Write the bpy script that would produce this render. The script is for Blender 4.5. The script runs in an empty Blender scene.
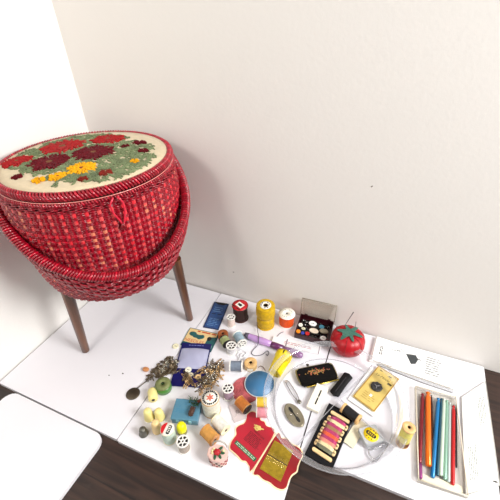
import bpy, bmesh, math, random
from mathutils import Vector, Matrix, Quaternion
from math import sin, cos, pi, sqrt, atan2, radians
random.seed(7)
SC = bpy.context.scene
COL = SC.collection

# ------------------------------------------------------------------ camera
S = 0.7
F = 357.1
YAW, PITCH, ROLL = -0.41724726, 0.62267999, -0.02842867
CAM = Vector((0.72628879, -0.66596057, S))
_f = Vector((sin(YAW)*cos(PITCH), cos(YAW)*cos(PITCH), -sin(PITCH)))
_r = Vector((cos(YAW), -sin(YAW), 0)); _u = _r.cross(_f)
CR = _r*cos(ROLL)+_u*sin(ROLL); CU = -_r*sin(ROLL)+_u*cos(ROLL)
def P(x, y, z=0.0):
    """the point at height z seen at photo pixel (x, y)"""
    d = _f + CR*((x-250)/F) - CU*((y-250)/F)
    return CAM + d*((z-CAM.z)/d.z)
def depth(p): return (p-CAM).dot(_f)
def proj(p):
    d = p-CAM; z = d.dot(_f)
    return (250+F*d.dot(CR)/z, 250-F*d.dot(CU)/z)
def mpp(x, y, z=0.0): return depth(P(x, y, z))/F
cd = bpy.data.cameras.new('camera'); cam = bpy.data.objects.new('camera', cd); COL.objects.link(cam)
cd.sensor_width = 36; cd.sensor_fit = 'HORIZONTAL'; cd.lens = F/500*36; cd.clip_start = 0.01
m = Matrix((CR, CU, -_f)).transposed().to_4x4(); m.translation = CAM
cam.matrix_world = m
SC.camera = cam

# ------------------------------------------------------------------ materials
def lin(c):
    # photographed colours were taken off a contrasty picture, so the true albedos are a little deeper
    return tuple(((v/255)/12.92 if v/255 <= .04045 else ((v/255+.055)/1.055)**2.4)**1.06 for v in c)+(1,)
_mc = {}
def mat(name, rgb, rough=.5, metal=0, spec=.5, coat=0, bump=None, var=0, sheen=0, trans=0, alpha=1):
    """procedural principled material; var = noise variation of the colour, bump = (kind, scale, strength)"""
    if name in _mc: return _mc[name]
    m = bpy.data.materials.new(name); m.use_nodes = True
    nt = m.node_tree; b = nt.nodes['Principled BSDF']
    b.inputs['Base Color'].default_value = lin(rgb)
    b.inputs['Roughness'].default_value = rough; b.inputs['Metallic'].default_value = metal
    b.inputs['Specular IOR Level'].default_value = spec
    b.inputs['Coat Weight'].default_value = coat
    b.inputs['Sheen Weight'].default_value = sheen
    b.inputs['Transmission Weight'].default_value = trans
    b.inputs['Alpha'].default_value = alpha
    tc = nt.nodes.new('ShaderNodeTexCoord')
    if var:
        n = nt.nodes.new('ShaderNodeTexNoise'); n.inputs['Scale'].default_value = var[0]; n.inputs['Detail'].default_value = 4
        nt.links.new(tc.outputs['Object'], n.inputs['Vector'])
        r = nt.nodes.new('ShaderNodeMixRGB'); r.blend_type = 'MIX'
        r.inputs[1].default_value = lin([max(0, v*(1-var[1])) for v in rgb]); r.inputs[2].default_value = lin([min(255, v*(1+var[1])) for v in rgb])
        nt.links.new(n.outputs['Fac'], r.inputs[0]); nt.links.new(r.outputs[0], b.inputs['Base Color'])
    if bump:
        if bump[0] == 'noise':
            t = nt.nodes.new('ShaderNodeTexNoise'); t.inputs['Scale'].default_value = bump[1]; t.inputs['Detail'].default_value = 3; out = t.outputs['Fac']
        else:
            t = nt.nodes.new('ShaderNodeTexWave'); t.bands_direction = bump[0]; t.inputs['Scale'].default_value = bump[1]
            t.inputs['Distortion'].default_value = .6; out = t.outputs['Fac']
        nt.links.new(tc.outputs['Object'], t.inputs['Vector'])
        bp = nt.nodes.new('ShaderNodeBump'); bp.inputs['Strength'].default_value = bump[2]; bp.inputs['Distance'].default_value = bump[3] if len(bump) > 3 else .001
        nt.links.new(out, bp.inputs['Height']); nt.links.new(bp.outputs['Normal'], b.inputs['Normal'])
    _mc[name] = m
    return m
def clear(name, tint=(250, 250, 252), gloss=1.0, base=.04, body=0.0):
    """thin clear plastic: see-through with a fresnel gloss and an optional milky share"""
    if name in _mc: return _mc[name]
    m = bpy.data.materials.new(name); m.use_nodes = True; nt = m.node_tree; nt.nodes.clear()
    o = nt.nodes.new('ShaderNodeOutputMaterial'); t = nt.nodes.new('ShaderNodeBsdfTransparent'); t.inputs[0].default_value = lin(tint)
    g = nt.nodes.new('ShaderNodeBsdfGlossy'); g.inputs['Roughness'].default_value = .06
    fr = nt.nodes.new('ShaderNodeFresnel'); fr.inputs[0].default_value = 1.45
    mx = nt.nodes.new('ShaderNodeMath'); mx.operation = 'MULTIPLY_ADD'; mx.inputs[1].default_value = gloss; mx.inputs[2].default_value = base; mx.use_clamp = True
    nt.links.new(fr.outputs[0], mx.inputs[0])
    a = nt.nodes.new('ShaderNodeMixShader'); nt.links.new(mx.outputs[0], a.inputs[0]); nt.links.new(t.outputs[0], a.inputs[1]); nt.links.new(g.outputs[0], a.inputs[2])
    last = a
    if body:
        d = nt.nodes.new('ShaderNodeBsdfDiffuse'); d.inputs[0].default_value = lin((245, 245, 248))
        c = nt.nodes.new('ShaderNodeMixShader'); c.inputs[0].default_value = body
        nt.links.new(a.outputs[0], c.inputs[1]); nt.links.new(d.outputs[0], c.inputs[2]); last = c
    nt.links.new(last.outputs[0], o.inputs[0])
    _mc[name] = m
    return m
def wood_floor():
    m = bpy.data.materials.new('dark wood planks'); m.use_nodes = True; nt = m.node_tree; b = nt.nodes['Principled BSDF']
    tc = nt.nodes.new('ShaderNodeTexCoord'); mp = nt.nodes.new('ShaderNodeMapping'); mp.inputs['Scale'].default_value = (2.2, 38, 1)
    mp.inputs['Rotation'].default_value = (0, 0, radians(2))
    nt.links.new(tc.outputs['Object'], mp.inputs[0])
    n = nt.nodes.new('ShaderNodeTexNoise'); n.inputs['Scale'].default_value = 2.2; n.inputs['Detail'].default_value = 6; n.inputs['Distortion'].default_value = .6
    nt.links.new(mp.outputs[0], n.inputs['Vector'])
    r = nt.nodes.new('ShaderNodeValToRGB'); r.color_ramp.elements[0].position = .35; r.color_ramp.elements[0].color = lin((34, 20, 15))
    r.color_ramp.elements[1].position = .7; r.color_ramp.elements[1].color = lin((70, 48, 38))
    nt.links.new(n.outputs['Fac'], r.inputs[0])
    br = nt.nodes.new('ShaderNodeTexBrick'); br.inputs['Scale'].default_value = 1; br.inputs['Mortar Size'].default_value = .0012
    br.inputs['Brick Width'].default_value = 1.2; br.inputs['Row Height'].default_value = .13
    br.inputs['Color1'].default_value = (1, 1, 1, 1); br.inputs['Color2'].default_value = (.8, .8, .8, 1); br.inputs['Mortar'].default_value = (.25, .25, .25, 1)
    nt.links.new(tc.outputs['Object'], br.inputs['Vector'])
    mu = nt.nodes.new('ShaderNodeMixRGB'); mu.blend_type = 'MULTIPLY'; mu.inputs[0].default_value = 1
    nt.links.new(r.outputs[0], mu.inputs[1]); nt.links.new(br.outputs['Color'], mu.inputs[2]); nt.links.new(mu.outputs[0], b.inputs['Base Color'])
    b.inputs['Roughness'].default_value = .42
    bp = nt.nodes.new('ShaderNodeBump'); bp.inputs['Strength'].default_value = .25; bp.inputs['Distance'].default_value = .001
    nt.links.new(n.outputs['Fac'], bp.inputs['Height']); nt.links.new(bp.outputs[0], b.inputs['Normal'])
    return m
def leg_wood():
    m = mat('walnut leg', (96, 58, 34), .35, coat=.3); nt = m.node_tree; b = nt.nodes['Principled BSDF']
    tc = nt.nodes.new('ShaderNodeTexCoord'); mp = nt.nodes.new('ShaderNodeMapping'); mp.inputs['Scale'].default_value = (90, 90, 6)
    n = nt.nodes.new('ShaderNodeTexNoise'); n.inputs['Scale'].default_value = 1.5; n.inputs['Detail'].default_value = 5
    r = nt.nodes.new('ShaderNodeValToRGB'); r.color_ramp.elements[0].position = .3; r.color_ramp.elements[0].color = lin((70, 40, 22)); r.color_ramp.elements[1].position = .75; r.color_ramp.elements[1].color = lin((122, 76, 44))
    nt.links.new(tc.outputs['Object'], mp.inputs[0]); nt.links.new(mp.outputs[0], n.inputs['Vector']); nt.links.new(n.outputs['Fac'], r.inputs[0]); nt.links.new(r.outputs[0], b.inputs['Base Color'])
    return m
def thread(name, rgb): return mat('thread '+name, rgb, .55, bump=('noise', 900, .35, .0006), var=(160, .2), sheen=.06, spec=.3)

# ------------------------------------------------------------------ mesh helpers
I4 = Matrix.Identity(4)
def T(x, y, z): return Matrix.Translation((x, y, z))
def box(bm, c, s, M=I4, bevel=0, mi=0):
    vs = [bm.verts.new(M @ Vector((c[0]+i*s[0]/2, c[1]+j*s[1]/2, c[2]+k*s[2]/2))) for i in (-1, 1) for j in (-1, 1) for k in (-1, 1)]
    fs = [bm.faces.new([vs[q] for q in f]) for f in ((0, 1, 3, 2), (4, 6, 7, 5), (0, 4, 5, 1), (2, 3, 7, 6), (0, 2, 6, 4), (1, 5, 7, 3))]
    for f in fs: f.material_index = mi
    if bevel:
        es = list(set(e for v in vs for e in v.link_edges))
        bmesh.ops.bevel(bm, geom=es, offset=bevel, segments=2, affect='EDGES', profile=.5)
def lathe(bm, prof, n=28, M=I4, mi=0, close=False, sy=1.0):
    rings = []
    for r, z in prof:
        if r < 1e-7: rings.append([bm.verts.new(M @ Vector((0, 0, z)))])
        else: rings.append([bm.verts.new(M @ Vector((r*cos(2*pi*k/n), sy*r*sin(2*pi*k/n), z))) for k in range(n)])
    pairs = list(zip(rings[:-1], rings[1:]))
    if close: pairs.append((rings[-1], rings[0]))
    for a, b in pairs:
        for k in range(n):
            k2 = (k+1) % n
            if len(a) == 1 and len(b) == 1: continue
            if len(a) == 1: f = bm.faces.new((a[0], b[k2], b[k]))
            elif len(b) == 1: f = bm.faces.new((a[k], a[k2], b[0]))
            else: f = bm.faces.new((a[k], a[k2], b[k2], b[k]))
            f.smooth = True; f.material_index = mi
def tube(bm, pts, r, n=8, closed=False, mi=0, cap=True):
    pts = [Vector(p) for p in pts]; N = len(pts)
    rad = r if hasattr(r, '__len__') else [r]*N
    up = None; rings = []
    for i, p in enumerate(pts):
        if closed: t = pts[(i+1) % N]-pts[i-1]
        else: t = pts[min(i+1, N-1)]-pts[max(i-1, 0)]
        t.normalize()
        if up is None:
            up = Vector((0, 0, 1)) if abs(t.z) < .9 else Vector((1, 0, 0))
        up = (up - t*up.dot(t)); up.normalize(); s = t.cross(up)
        rings.append([bm.verts.new(p+(up*cos(2*pi*k/n)+s*sin(2*pi*k/n))*rad[i]) for k in range(n)])
    for i in range(N if closed else N-1):
        a, b = rings[i], rings[(i+1) % N]
        for k in range(n):
            f = bm.faces.new((a[k], b[k], b[(k+1) % n], a[(k+1) % n])); f.smooth = True; f.material_index = mi
    if cap and not closed:
        f = bm.faces.new(rings[0]); f.material_index = mi
        f = bm.faces.new(rings[-1][::-1]); f.material_index = mi
def prism(bm, pts, z0, z1, M=I4, mi=0):
    a = [bm.verts.new(M @ Vector((x, y, z0))) for x, y in pts]; b = [bm.verts.new(M @ Vector((x, y, z1))) for x, y in pts]
    n = len(pts)
    for f in [bm.faces.new(b), bm.faces.new(a[::-1])]+[bm.faces.new((a[k], a[(k+1) % n], b[(k+1) % n], b[k])) for k in range(n)]:
        f.material_index = mi
def ell(bm, c, s, M=I4, u=10, v=7, mi=0):
    MM = M @ T(*c) @ Matrix.Diagonal((s[0], s[1], s[2], 1))
    lathe(bm, [(sin(pi*k/v) if 0 < k < v else 0, -cos(pi*k/v)) for k in range(v+1)], u, MM, mi)
def obj(name, bm, m, parent=None, label=None, fix=True):
    if fix: bmesh.ops.recalc_face_normals(bm, faces=bm.faces)
    me = bpy.data.meshes.new(name); bm.to_mesh(me); bm.free()
    for x in (m if isinstance(m, (list, tuple)) else [m]): me.materials.append(x)
    o = bpy.data.objects.new(name, me); COL.objects.link(o)
    if parent: o.parent = parent
    if label: o['label'] = label
    return o
def tag(o, label, cat, group=None):
    o['label'] = label; o['category'] = cat
    if group: o['group'] = group
    return o
def thing(name, label, cat, loc=(0, 0, 0), rot=None, group=None):
    o = bpy.data.objects.new(name, None); COL.objects.link(o); o.location = loc; o.empty_display_size = .01
    if rot is not None:
        o.rotation_mode = 'QUATERNION'; o.rotation_quaternion = rot if isinstance(rot, Quaternion) else Quaternion((0, 0, 1), rot)
    return tag(o, label, cat, group)
def B(): return bmesh.new()
def textmesh(bm, s, cx, cy, w, z, ang=0, M=I4, shear=0):
    cu = bpy.data.curves.new('writing', 'FONT'); cu.body = s; cu.size = 1; cu.align_x = 'CENTER'; cu.align_y = 'CENTER'; cu.resolution_u = 3; cu.shear = shear
    o = bpy.data.objects.new('writing', cu); COL.objects.link(o)
    dg = bpy.context.evaluated_depsgraph_get(); dg.update()
    me = bpy.data.meshes.new_from_object(o.evaluated_get(dg))
    xs = [v.co.x for v in me.vertices]; k = w/(max(xs)-min(xs))
    mm = M @ T(cx, cy, z) @ Matrix.Rotation(ang, 4, 'Z') @ Matrix.Scale(k, 4)
    me.transform(mm); bm.from_mesh(me)
    bpy.data.objects.remove(o); bpy.data.curves.remove(cu); bpy.data.meshes.remove(me)
def prints(bm, x0, x1, y0, y1, rows, z, lh=.45, ragged=.3, M=I4):
    """rows of small printed words from y1 (first row) down to y0"""
    p = (y1-y0)/rows
    for i in range(rows):
        y = y1-(i+.5)*p; x = x0; end = x1-random.random()*ragged*(x1-x0)
        while x < end:
            w = min(random.uniform(1.0, 3.2)*p, end-x)
            box(bm, (x+w/2, y, z), (w, p*lh, .0001), M)
            x += w+.5*p
def frame4(px, z=0.0):
    """rectangle through four photo corners TL, TR, BR, BL at height z: centre, angle, width, height"""
    q = [P(x, y, z) for x, y in px]
    c = sum(q, Vector())/4
    ux = ((q[1]-q[0])+(q[2]-q[3]))/2; uy = ((q[0]-q[3])+(q[1]-q[2]))/2
    a1 = atan2(ux.y, ux.x); a2 = atan2(-uy.x, uy.y)
    a = atan2(sin(a1)+sin(a2), cos(a1)+cos(a2))
    return c, a, ux.length, uy.length
def rrect(w, h, r, n=5):
    pts = []
    for sx, sy, a0 in ((1, 1, 0), (-1, 1, pi/2), (-1, -1, pi), (1, -1, 3*pi/2)):
        for k in range(n+1):
            a = a0+pi/2*k/n; pts.append((sx*(w/2-r)+r*cos(a), sy*(h/2-r)+r*sin(a)))
    return pts

# ------------------------------------------------------------------ the setting
WALL = None
def wall_mat(name, rgb):
    return mat(name, rgb, .7, spec=.25, bump=('noise', 130, .2, .0014))
BT = .009                                             # board thickness; board tops lie at z = 0
def structure(name, bm, m):
    o = obj(name, bm, m); o['kind'] = 'structure'; return o
b = B(); box(b, (1.2, -1.0, -BT-.02), (2.6, 2.2, .04)); structure('floor', b, wood_floor())
b = B(); box(b, (1.2, .022, .72), (2.6, .04, 1.5)); structure('wall_back', b, wall_mat('warm white wall', (232, 228, 223)))
b = B(); box(b, (-.022, -1.0, .72), (.04, 2.2, 1.5)); structure('wall_left', b, wall_mat('brighter lit side wall', (240, 237, 232)))  # paler than the back wall: its stronger light is put into the colour

wb = bpy.data.objects['wall_back']
for px, py, an in ((371.5, 187, -.7), (233, 272.5, .1)):
    d = _f + CR*((px-250)/F) - CU*((py-250)/F); q = CAM + d*(-CAM.y/d.y)+Vector((0, .002, 0))
    bm = B(); ell(bm, q, (.0016, .0006, .0016), I4, 8, 5); ell(bm, q+Vector((cos(an)*.002, 0, -sin(an)*.002)), (.0012, .0005, .0009), I4, 8, 5); obj('scuff_mark', bm, mat('grey scuff', (130, 122, 116), .8), wb)
white = mat('white laminate', (232, 230, 234), .35, var=(4, .015), bump=('noise', 300, .08, .0004))
def board(x0, x1, y0, y1, r, label, dz=0):
    bm = B(); w, h = x1-x0, y1-y0
    prism(bm, rrect(w, h, r), 0, BT)
    bmesh.ops.bevel(bm, geom=[e for e in bm.edges if abs(e.verts[0].co.z-e.verts[1].co.z) < 1e-6], offset=.0008, segments=2, affect='EDGES')
    o = obj('white_board', bm, white); o.location = ((x0+x1)/2, (y0+y1)/2, -BT+dz)
    return tag(o, label, 'board', 'white boards covering the floor')
board(.003*S, .4785*S, -.645*S, -.004*S, .002, 'white rectangular board under the red basket in the corner')
board(.4815*S, .9555*S, -.647*S, -.003*S, .002, 'white rectangular board under the heap of thread spools and the red needle book')
board(.9595*S, 1.434*S, -.485*S, -.003*S, .002, 'white rectangular board at right under the crochet hook case')
board(.066*S, .444*S, -1.15*S, -.650*S, .03*S, 'white round-cornered board at the front left with nothing on it')

# ------------------------------------------------------------------ sewing basket
red = mat('red lacquered wicker', (140, 2, 30), .34, coat=.35, var=(220, .3))
red_l = mat('bright red sparkle wicker', (172, 14, 42), .28, coat=.5, var=(160, .3))  # brighter strands paint sparkle into the wicker
red_d = mat('deep red wicker', (124, 4, 22), .4, coat=.2, var=(160, .3))
pink = mat('pale rose wicker stake', (232, 84, 84), .35, coat=.3, var=(60, .2))
BX, BY = .255*S, -.265*S
bas = thing('sewing_basket', 'large round red wicker sewing basket on wooden legs with embroidered lid', 'sewing basket', (BX, BY, 0))
prof = [(.285*S, .172*S), (.295*S, .190*S), (.315*S, .202*S), (.35*S, .2125*S), (.40*S, .2215*S), (.45*S, .2275*S), (.50*S, .231*S), (.56*S, .2315*S), (.622*S, .2265*S)]
def body_r(z):
    for (z0, r0), (z1, r1) in zip(prof[:-1], prof[1:]):
        if z <= z1: return r0+(r1-r0)*max(0, (z-z0))/(z1-z0)
    return prof[-1][1]
NST = 104
bm = B()
zs = .292*S; row = 0; rh = .0031
while zs < .616*S:
    grp = (row//2) % 2
    pts = []
    n = NST*4
    for k in range(n):
        a = 2*pi*k/n; w = sin(NST/2*a+(pi if grp else 0))
        sw = max(-1, min(1, w*1.6))
        r = body_r(zs)+.0018*sw
        pts.append((r*cos(a), r*sin(a), zs+.0003*random.uniform(-1, 1)))
    tube(bm, pts, .00136, 5, closed=True, mi=1 if random.random() < .22 else 0)
    zs += rh; row += 1
obj('basket_weave', bm, [red, red_l], bas, fix=False)
stk = [pink, mat('rose wicker stake', (226, 52, 62), .35, coat=.3, var=(60, .2)), mat('apricot wicker stake', (240, 132, 104), .35, coat=.3, var=(60, .2)), red]
bm = B()
for k in range(NST):
    a = 2*pi*(k+.5)/NST
    ps = [((body_r(z)+.0006)*cos(a), (body_r(z)+.0006)*sin(a), z) for z in [(.292+.0258*j)*S for j in range(13)]]
    wv = .0033
    va = [bm.verts.new((x-wv*-sin(a)*1, y-wv*cos(a), z)) for x, y, z in ps]; vb = [bm.verts.new((x+wv*-sin(a), y+wv*cos(a), z)) for x, y, z in ps]
    vo = [bm.verts.new((x+.0012*cos(a), y+.0012*sin(a), z)) for x, y, z in ps]
    base_ = random.choice((0, 0, 1, 1, 2))
    for i in range(12):
        mi = (base_ if random.random() < .5 else random.choice((0, 0, 1, 1, 1, 2))) if k % 2 else 3
        for q in ((va, vo), (vo, vb)): bm.faces.new((q[0][i], q[1][i], q[1][i+1], q[0][i+1])).material_index = mi
obj('stakes', bm, stk, bas, 'pale rose upright stakes showing through the weave')
bm = B(); lathe(bm, [(0, .286*S), (.168*S, .286*S), (.186*S, .298*S), (.198*S, .318*S), (.208*S, .352*S), (.2165*S, .40*S), (.2225*S, .45*S), (.226*S, .5*S), (.2265*S, .56*S), (.221*S, .622*S)], 64)
obj('lining', bm, mat('weave gap shade lining', (74, 6, 18), .6), bas)  # dark colour stands for the shade in the gaps of the weave
# wrapped rings: rim of the basket, rim of the lid
def wrapped_ring(bm, R, z, r, n, tilt, sq=1.0, per=4):
    """a core ring bound with slanting strands"""
    pts = []; rad = []
    for k in range(n):
        a = 2*pi*k/n
        M = T(R*cos(a), R*sin(a), z) @ Matrix.Rotation(a, 4, 'Z') @ Matrix.Rotation(tilt, 4, 'X')
        ring = [(r*cos(t), 0, sq*r*sin(t)) for t in [2*pi*j/8 for j in range(8)]]
        tube(bm, [M @ Vector(q) for q in ring], 2*pi*R/n*.40, 5, closed=True, mi=1 if k % 4 == 0 else 0)
bm = B(); wrapped_ring(bm, .2262*S, .6215*S, .0026, 200, .5, 1.2); obj('basket_rim', bm, [red, red_l], bas, fix=False)
lid = bpy.data.objects.new('lid', None); COL.objects.link(lid); lid.parent = bas; lid.empty_display_size = .01
bm = B(); wrapped_ring(bm, .2215*S, .6405*S, .0052, 168, .6, 1.6); obj('lid_rim', bm, [red, red_l], lid, fix=False)
piping = mat('piping with pale painted shine', (226, 150, 140), .2, coat=.6)  # red piping, its highlights painted in as a pale colour
bm = B(); tube(bm, [((.2272*S)*cos(2*pi*k/96), (.2272*S)*sin(2*pi*k/96),   .6275*S) for k in range(96)], .0008, 6, closed=True); obj('piping', bm, piping, lid, 'thin red piping under the lid rim with its shine painted pale')
canvas = mat('cream canvas', (206, 190, 160), .9, sheen=.1, bump=('noise', 1400, .5, .0008), var=(70, .06))
RL = .2145*S; ZL = .6500*S
def dome(x, y):
    d = (x*x+y*y)/(RL*RL); return ZL+.007*(1-d)
bm = B(); lathe(bm, [(RL, ZL-.006), (RL, ZL)]+[(RL*t, ZL+.007*(1-t*t)) for t in (.9, .75, .55, .3)]+[(0, ZL+.007)], 64); obj('canvas_top', bm, canvas, lid)
def LP(px, py):
    q = P(px, py, ZL+.004); return q.x-BX, q.y-BY
def stitch(bm, x, y, ang, l, w, hgt=.0016, mi=0):
    M = T(x, y, dome(x, y)+hgt*.35) @ Matrix.Rotation(ang, 4, 'Z')
    ell(bm, (0, 0, 0), (l, w, hgt), M, 6, 4, mi)
yarns = {'coral': mat('yarn coral', (150, 30, 32), .9, sheen=.04, spec=.15, var=(200, .25)), 'maroon': mat('yarn maroon', (92, 10, 24), .9, sheen=.04, spec=.15, var=(200, .3)),
         'gold': mat('yarn gold', (226, 160, 20), .9, sheen=.04, spec=.15, var=(200, .2)), 'rust': mat('yarn rust', (128, 40, 30), .9, sheen=.04, spec=.15, var=(200, .25)),
         'green': mat('yarn green', (104, 114, 84), .9, sheen=.04, spec=.15, var=(60, .4)), 'olive': mat('yarn olive centre', (110, 70, 40), .9, sheen=.04, spec=.15, var=(200, .3))}
flowers = []
def flower(px, py, rp, col, pet=7):
    x, y = LP(px, py); r = rp*mpp(px, py, ZL); bm = B(); flowers.append((x, y, r))
    lim = RL*.985
    for k in range(pet):
        a = 2*pi*k/pet+.3
        for j in range(-3, 4):
            for q in (.3, .5, .7, .9):
                aa = a+j*.13*(1.15-abs(q-.65))+random.uniform(-.08, .08); rr = r*q*(1-.05*abs(j))*random.uniform(.86, 1.16)
                xx, yy = x+rr*cos(aa), y+rr*sin(aa)
                if math.hypot(xx, yy) < lim: stitch(bm, xx, yy, aa+random.uniform(-.2, .2), r*.17, r*.065, .0022+.0012*random.random())
    M = T(x, y, dome(x, y)+.0018)
    ell(bm, (0, 0, 0), (r*.22, r*.22, .0016), M, 8, 5, 1)
    return obj('embroidered_flower', bm, [yarns[col], yarns['olive'] if col != 'gold' else yarns['rust']], lid, col.replace('gold', 'yellow')+' wool flower')
for a in ((17, 161, 14, 'coral'), (63, 147.5, 21, 'coral'), (108, 140, 16, 'coral'), (50, 163.5, 20, 'maroon'), (94, 154.5, 20, 'maroon'),
          (82, 169.5, 14, 'gold', 6), (58, 177, 9, 'gold', 6), (39, 180, 6.5, 'gold', 5), (17, 176.5, 5, 'maroon', 5), (105.6, 173, 6.5, 'rust', 5), (83, 179, 4.5, 'rust', 5),
          (139.6, 143, 6.5, 'maroon', 5), (143.5, 151, 5.5, 'maroon', 5), (126, 147.5, 4, 'maroon', 5), (134.5, 161.5, 4.6, 'gold', 5)): flower(*a)
bm = B()
def leaf_at(x, y, a):
    L = random.uniform(.007, .013)
    for j in range(5):
        s = j/4*2-1
        stitch(bm, x+L*s*cos(a)*.8-0*sin(a), y+L*s*sin(a)*.8, a+.6*(1 if j % 2 else -1), .0042, .0015, .0018)
cnt = 0
while cnt < 520:
    px, py = random.uniform(4, 154), random.uniform(133, 183)
    x, y = LP(px, py)
    ex, ey = (px-80)/76, (py-156.5)/24.5
    if ex*ex+ey*ey > 1 or math.hypot(x, y) > RL*.9: continue
    if (px < 55 and py > 174 and px > 24) or (px < 15 and py > 168): continue
    if any(math.hypot(x-fx, y-fy) < fr*.8 for fx, fy, fr in flowers): continue
    leaf_at(x, y, random.uniform(0, pi)); cnt += 1
for px, py in ((55, 183), (92, 175.5), (46, 178), (70, 178.5), (97, 178), (122, 168), (113, 168)):
    x, y = LP(px, py); leaf_at(x, y, 1.9); leaf_at(x+.003, y, 2.3)
obj('embroidered_leaves', bm, yarns['green'], lid, 'sage green wool leaves')
# loop latch
def bas_pt(ang, z, out=0): r = body_r(min(z, .6*S))+.004+out; return (r*cos(ang), r*sin(ang), z)
q = P(112, 200, .6*S); la = atan2(q.y-BY, q.x-BX)
bm = B()
tube(bm, [bas_pt(la+d, z*S, o) for d, z, o in ((-.02, .628, .006), (-.066, .612, .006), (-.055, .590, .005), (-.01, .563, .003), (.012, .550, .003), (.03, .563, .003), (.06, .59, .005), (.055, .612, .006), (.02, .628, .006))], .0016, 6)
obj('latch_loop', bm, mat('pinkish red cord', (214, 40, 66), .3, coat=.4), bas, 'glossy red loop closing the lid')
bm = B(); tube(bm, [bas_pt(la+.002+.02*s, (.556-.012*abs(s))*S, .0035) for s in (-1, -.5, 0, .5, 1)], .0025, 6); tube(bm, [bas_pt(la+.006, .552*S, .003), bas_pt(la+.02, .536*S, .003)], .0012, 5)
obj('latch_button', bm, red_d, bas)
# handle: half hoop folded down at the front
psi, R1, R2, ZP = .955, .243*S, 1.0, .578*S
av = Vector((cos(psi), sin(psi), 0)); dv = Vector((sin(psi), -cos(psi), 0))*(.286*S)-Vector((0, 0, 1))*(.136*S)
hn = Vector((sin(psi), -cos(psi), 0))
hand = bpy.data.objects.new('handle', None); COL.objects.link(hand); hand.parent = bas; hand.empty_display_size = .01
def hp(t): return Vector((0, 0, ZP))+av*(R1*cos(t))+dv*(R2*sin(t))
bm = B(); NW = 128
for k in range(NW):
    t = -.2+(pi+.32)*k/(NW-1)
    p = hp(t); tg = (hp(t+.01)-hp(t-.01)).normalized()
    rad = Vector((p.x, p.y, 0)).normalized(); n2 = tg.cross(rad).normalized(); rad = n2.cross(tg)
    ax = (tg+rad*.0+n2*.45).normalized(); e1 = rad; e2 = ax.cross(e1).normalized()
    rr = .0078
    tube(bm, [p+e1*rr*cos(2*pi*j/8)+e2*rr*sin(2*pi*j/8) for j in range(8)], .0023, 5, closed=True, mi=1 if k % 4 == 0 else 0)
obj('handle_roll', bm, [red, red_l], hand, 'rolled and bound top edge of the handle', fix=False)
# strap face below the roll, woven
def strap_w(t): return .045*max(0, sin(t))**.7+.004
def strap_pt(t, v, out=0):
    p = hp(t); rad = Vector((p.x, p.y, 0)).normalized()
    w = strap_w(t)
    inn = .30*v*v*w
    return p+rad*(.003+out-inn)-Vector((0, 0, 1))*(.004+w*v)
bm = B(); NR = 13
for i in range(NR):
    v = (i+.5)/NR; pts = []
    for k in range(241):
        t = .05+(pi-.1)*k/240
        w = sin(pi*k/6+(pi if (i//2) % 2 else 0)); w = max(-1, min(1, 1.6*w))
        pts.append(strap_pt(t, v, .0021*w))
    tube(bm, pts, [.0004+.0018*min(1, strap_w(.05+(pi-.1)*k/240)/.06) for k in range(241)], 5)
obj('handle_weave', bm, red, hand, fix=False)
bm = B()
for k in range(40):
    t = .05+(pi-.1)*(k*6+3)/240
    if strap_w(t) < .02: continue
    ps = [strap_pt(t, v/8, -.0002) for v in range(9)]; tube(bm, ps, .0022, 5)
ga = [[bm.verts.new(strap_pt(.05+(pi-.1)*k/60, v/4, -.004)) for v in range(5)] for k in range(61)]
for k in range(60):
    for v in range(4): bm.faces.new((ga[k][v], ga[k][v+1], ga[k+1][v+1], ga[k+1][v]))
obj('handle_stakes', bm, mat('strap gap shade stake', (88, 4, 18), .5), hand)  # stakes and backing coloured dark to paint shade into the strap gaps
bm = B(); tube(bm, [strap_pt(.05+(pi-.1)*k/120, 1.0) for k in range(121)], .0028, 6); obj('handle_edge', bm, red, hand)
# legs
lw = leg_wood()
def leg(bot, top):
    d = (top-bot); l = d.length
    e = bpy.data.objects.new('leg', None)
    bm = B(); lathe(bm, [(0, 0), (.0078, 0), (.0088, .0015), (.0125, l)], 20); lathe(bm, [(0, l), (.0125, l)], 20)
    o = obj('leg', bm, lw, bas); o.location = bot-Vector((BX, BY, 0)); o.rotation_mode = 'QUATERNION'; o.rotation_quaternion = Vector((0, 0, 1)).rotation_difference(d)
    bpy.data.objects.remove(e)
def legpx(b, t, zt):
    p0 = P(b[0], b[1], 0)+Vector((0, 0, .0012)); p1 = P(t[0], t[1], zt); d = p1-p0
    leg(p0, p0+d*(.298*S/zt))
legpx((86, 351), (67, 292), .27*S); legpx((190, 319.5), (177, 265), .27*S)
leg(Vector((.111*S, -.126*S, .0012)), Vector((.125*S, -.14*S, .298*S)))

# ------------------------------------------------------------------ spools
wood_s = mat('pale spool wood', (214, 176, 120), .5, var=(90, .15)); wood_c = mat('cream spool wood', (238, 226, 190), .5, var=(60, .05))
wood_o = mat('honey spool wood', (192, 136, 72), .45, var=(90, .18)); plas = mat('white spool plastic', (238, 236, 230), .3)
black = mat('black print', (22, 20, 22), .5); ink = mat('grey print ink', (70, 66, 66), .7); hole_shade = mat('bore and hole shade', (60, 40, 28), .7)  # the brown paints the shade inside spool bores and button holes
def upright(tx, ty, rp, by, zb=0.0):
    """standing round thing: photo centre and radius of its top, photo y of its front foot -> x, y, r, h"""
    best = None
    for i in range(2, 140):
        h = i*.0005+zb; c = P(tx, ty, h); r = rp*depth(c)/F
        d = Vector((CAM.x-c.x, CAM.y-c.y, 0)).normalized()
        e = abs(proj(Vector((c.x, c.y, zb))+d*r)[1]-by)
        if best is None or e < best[0]: best = (e, c.x, c.y, r, h-zb)
    return best[1:]
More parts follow.
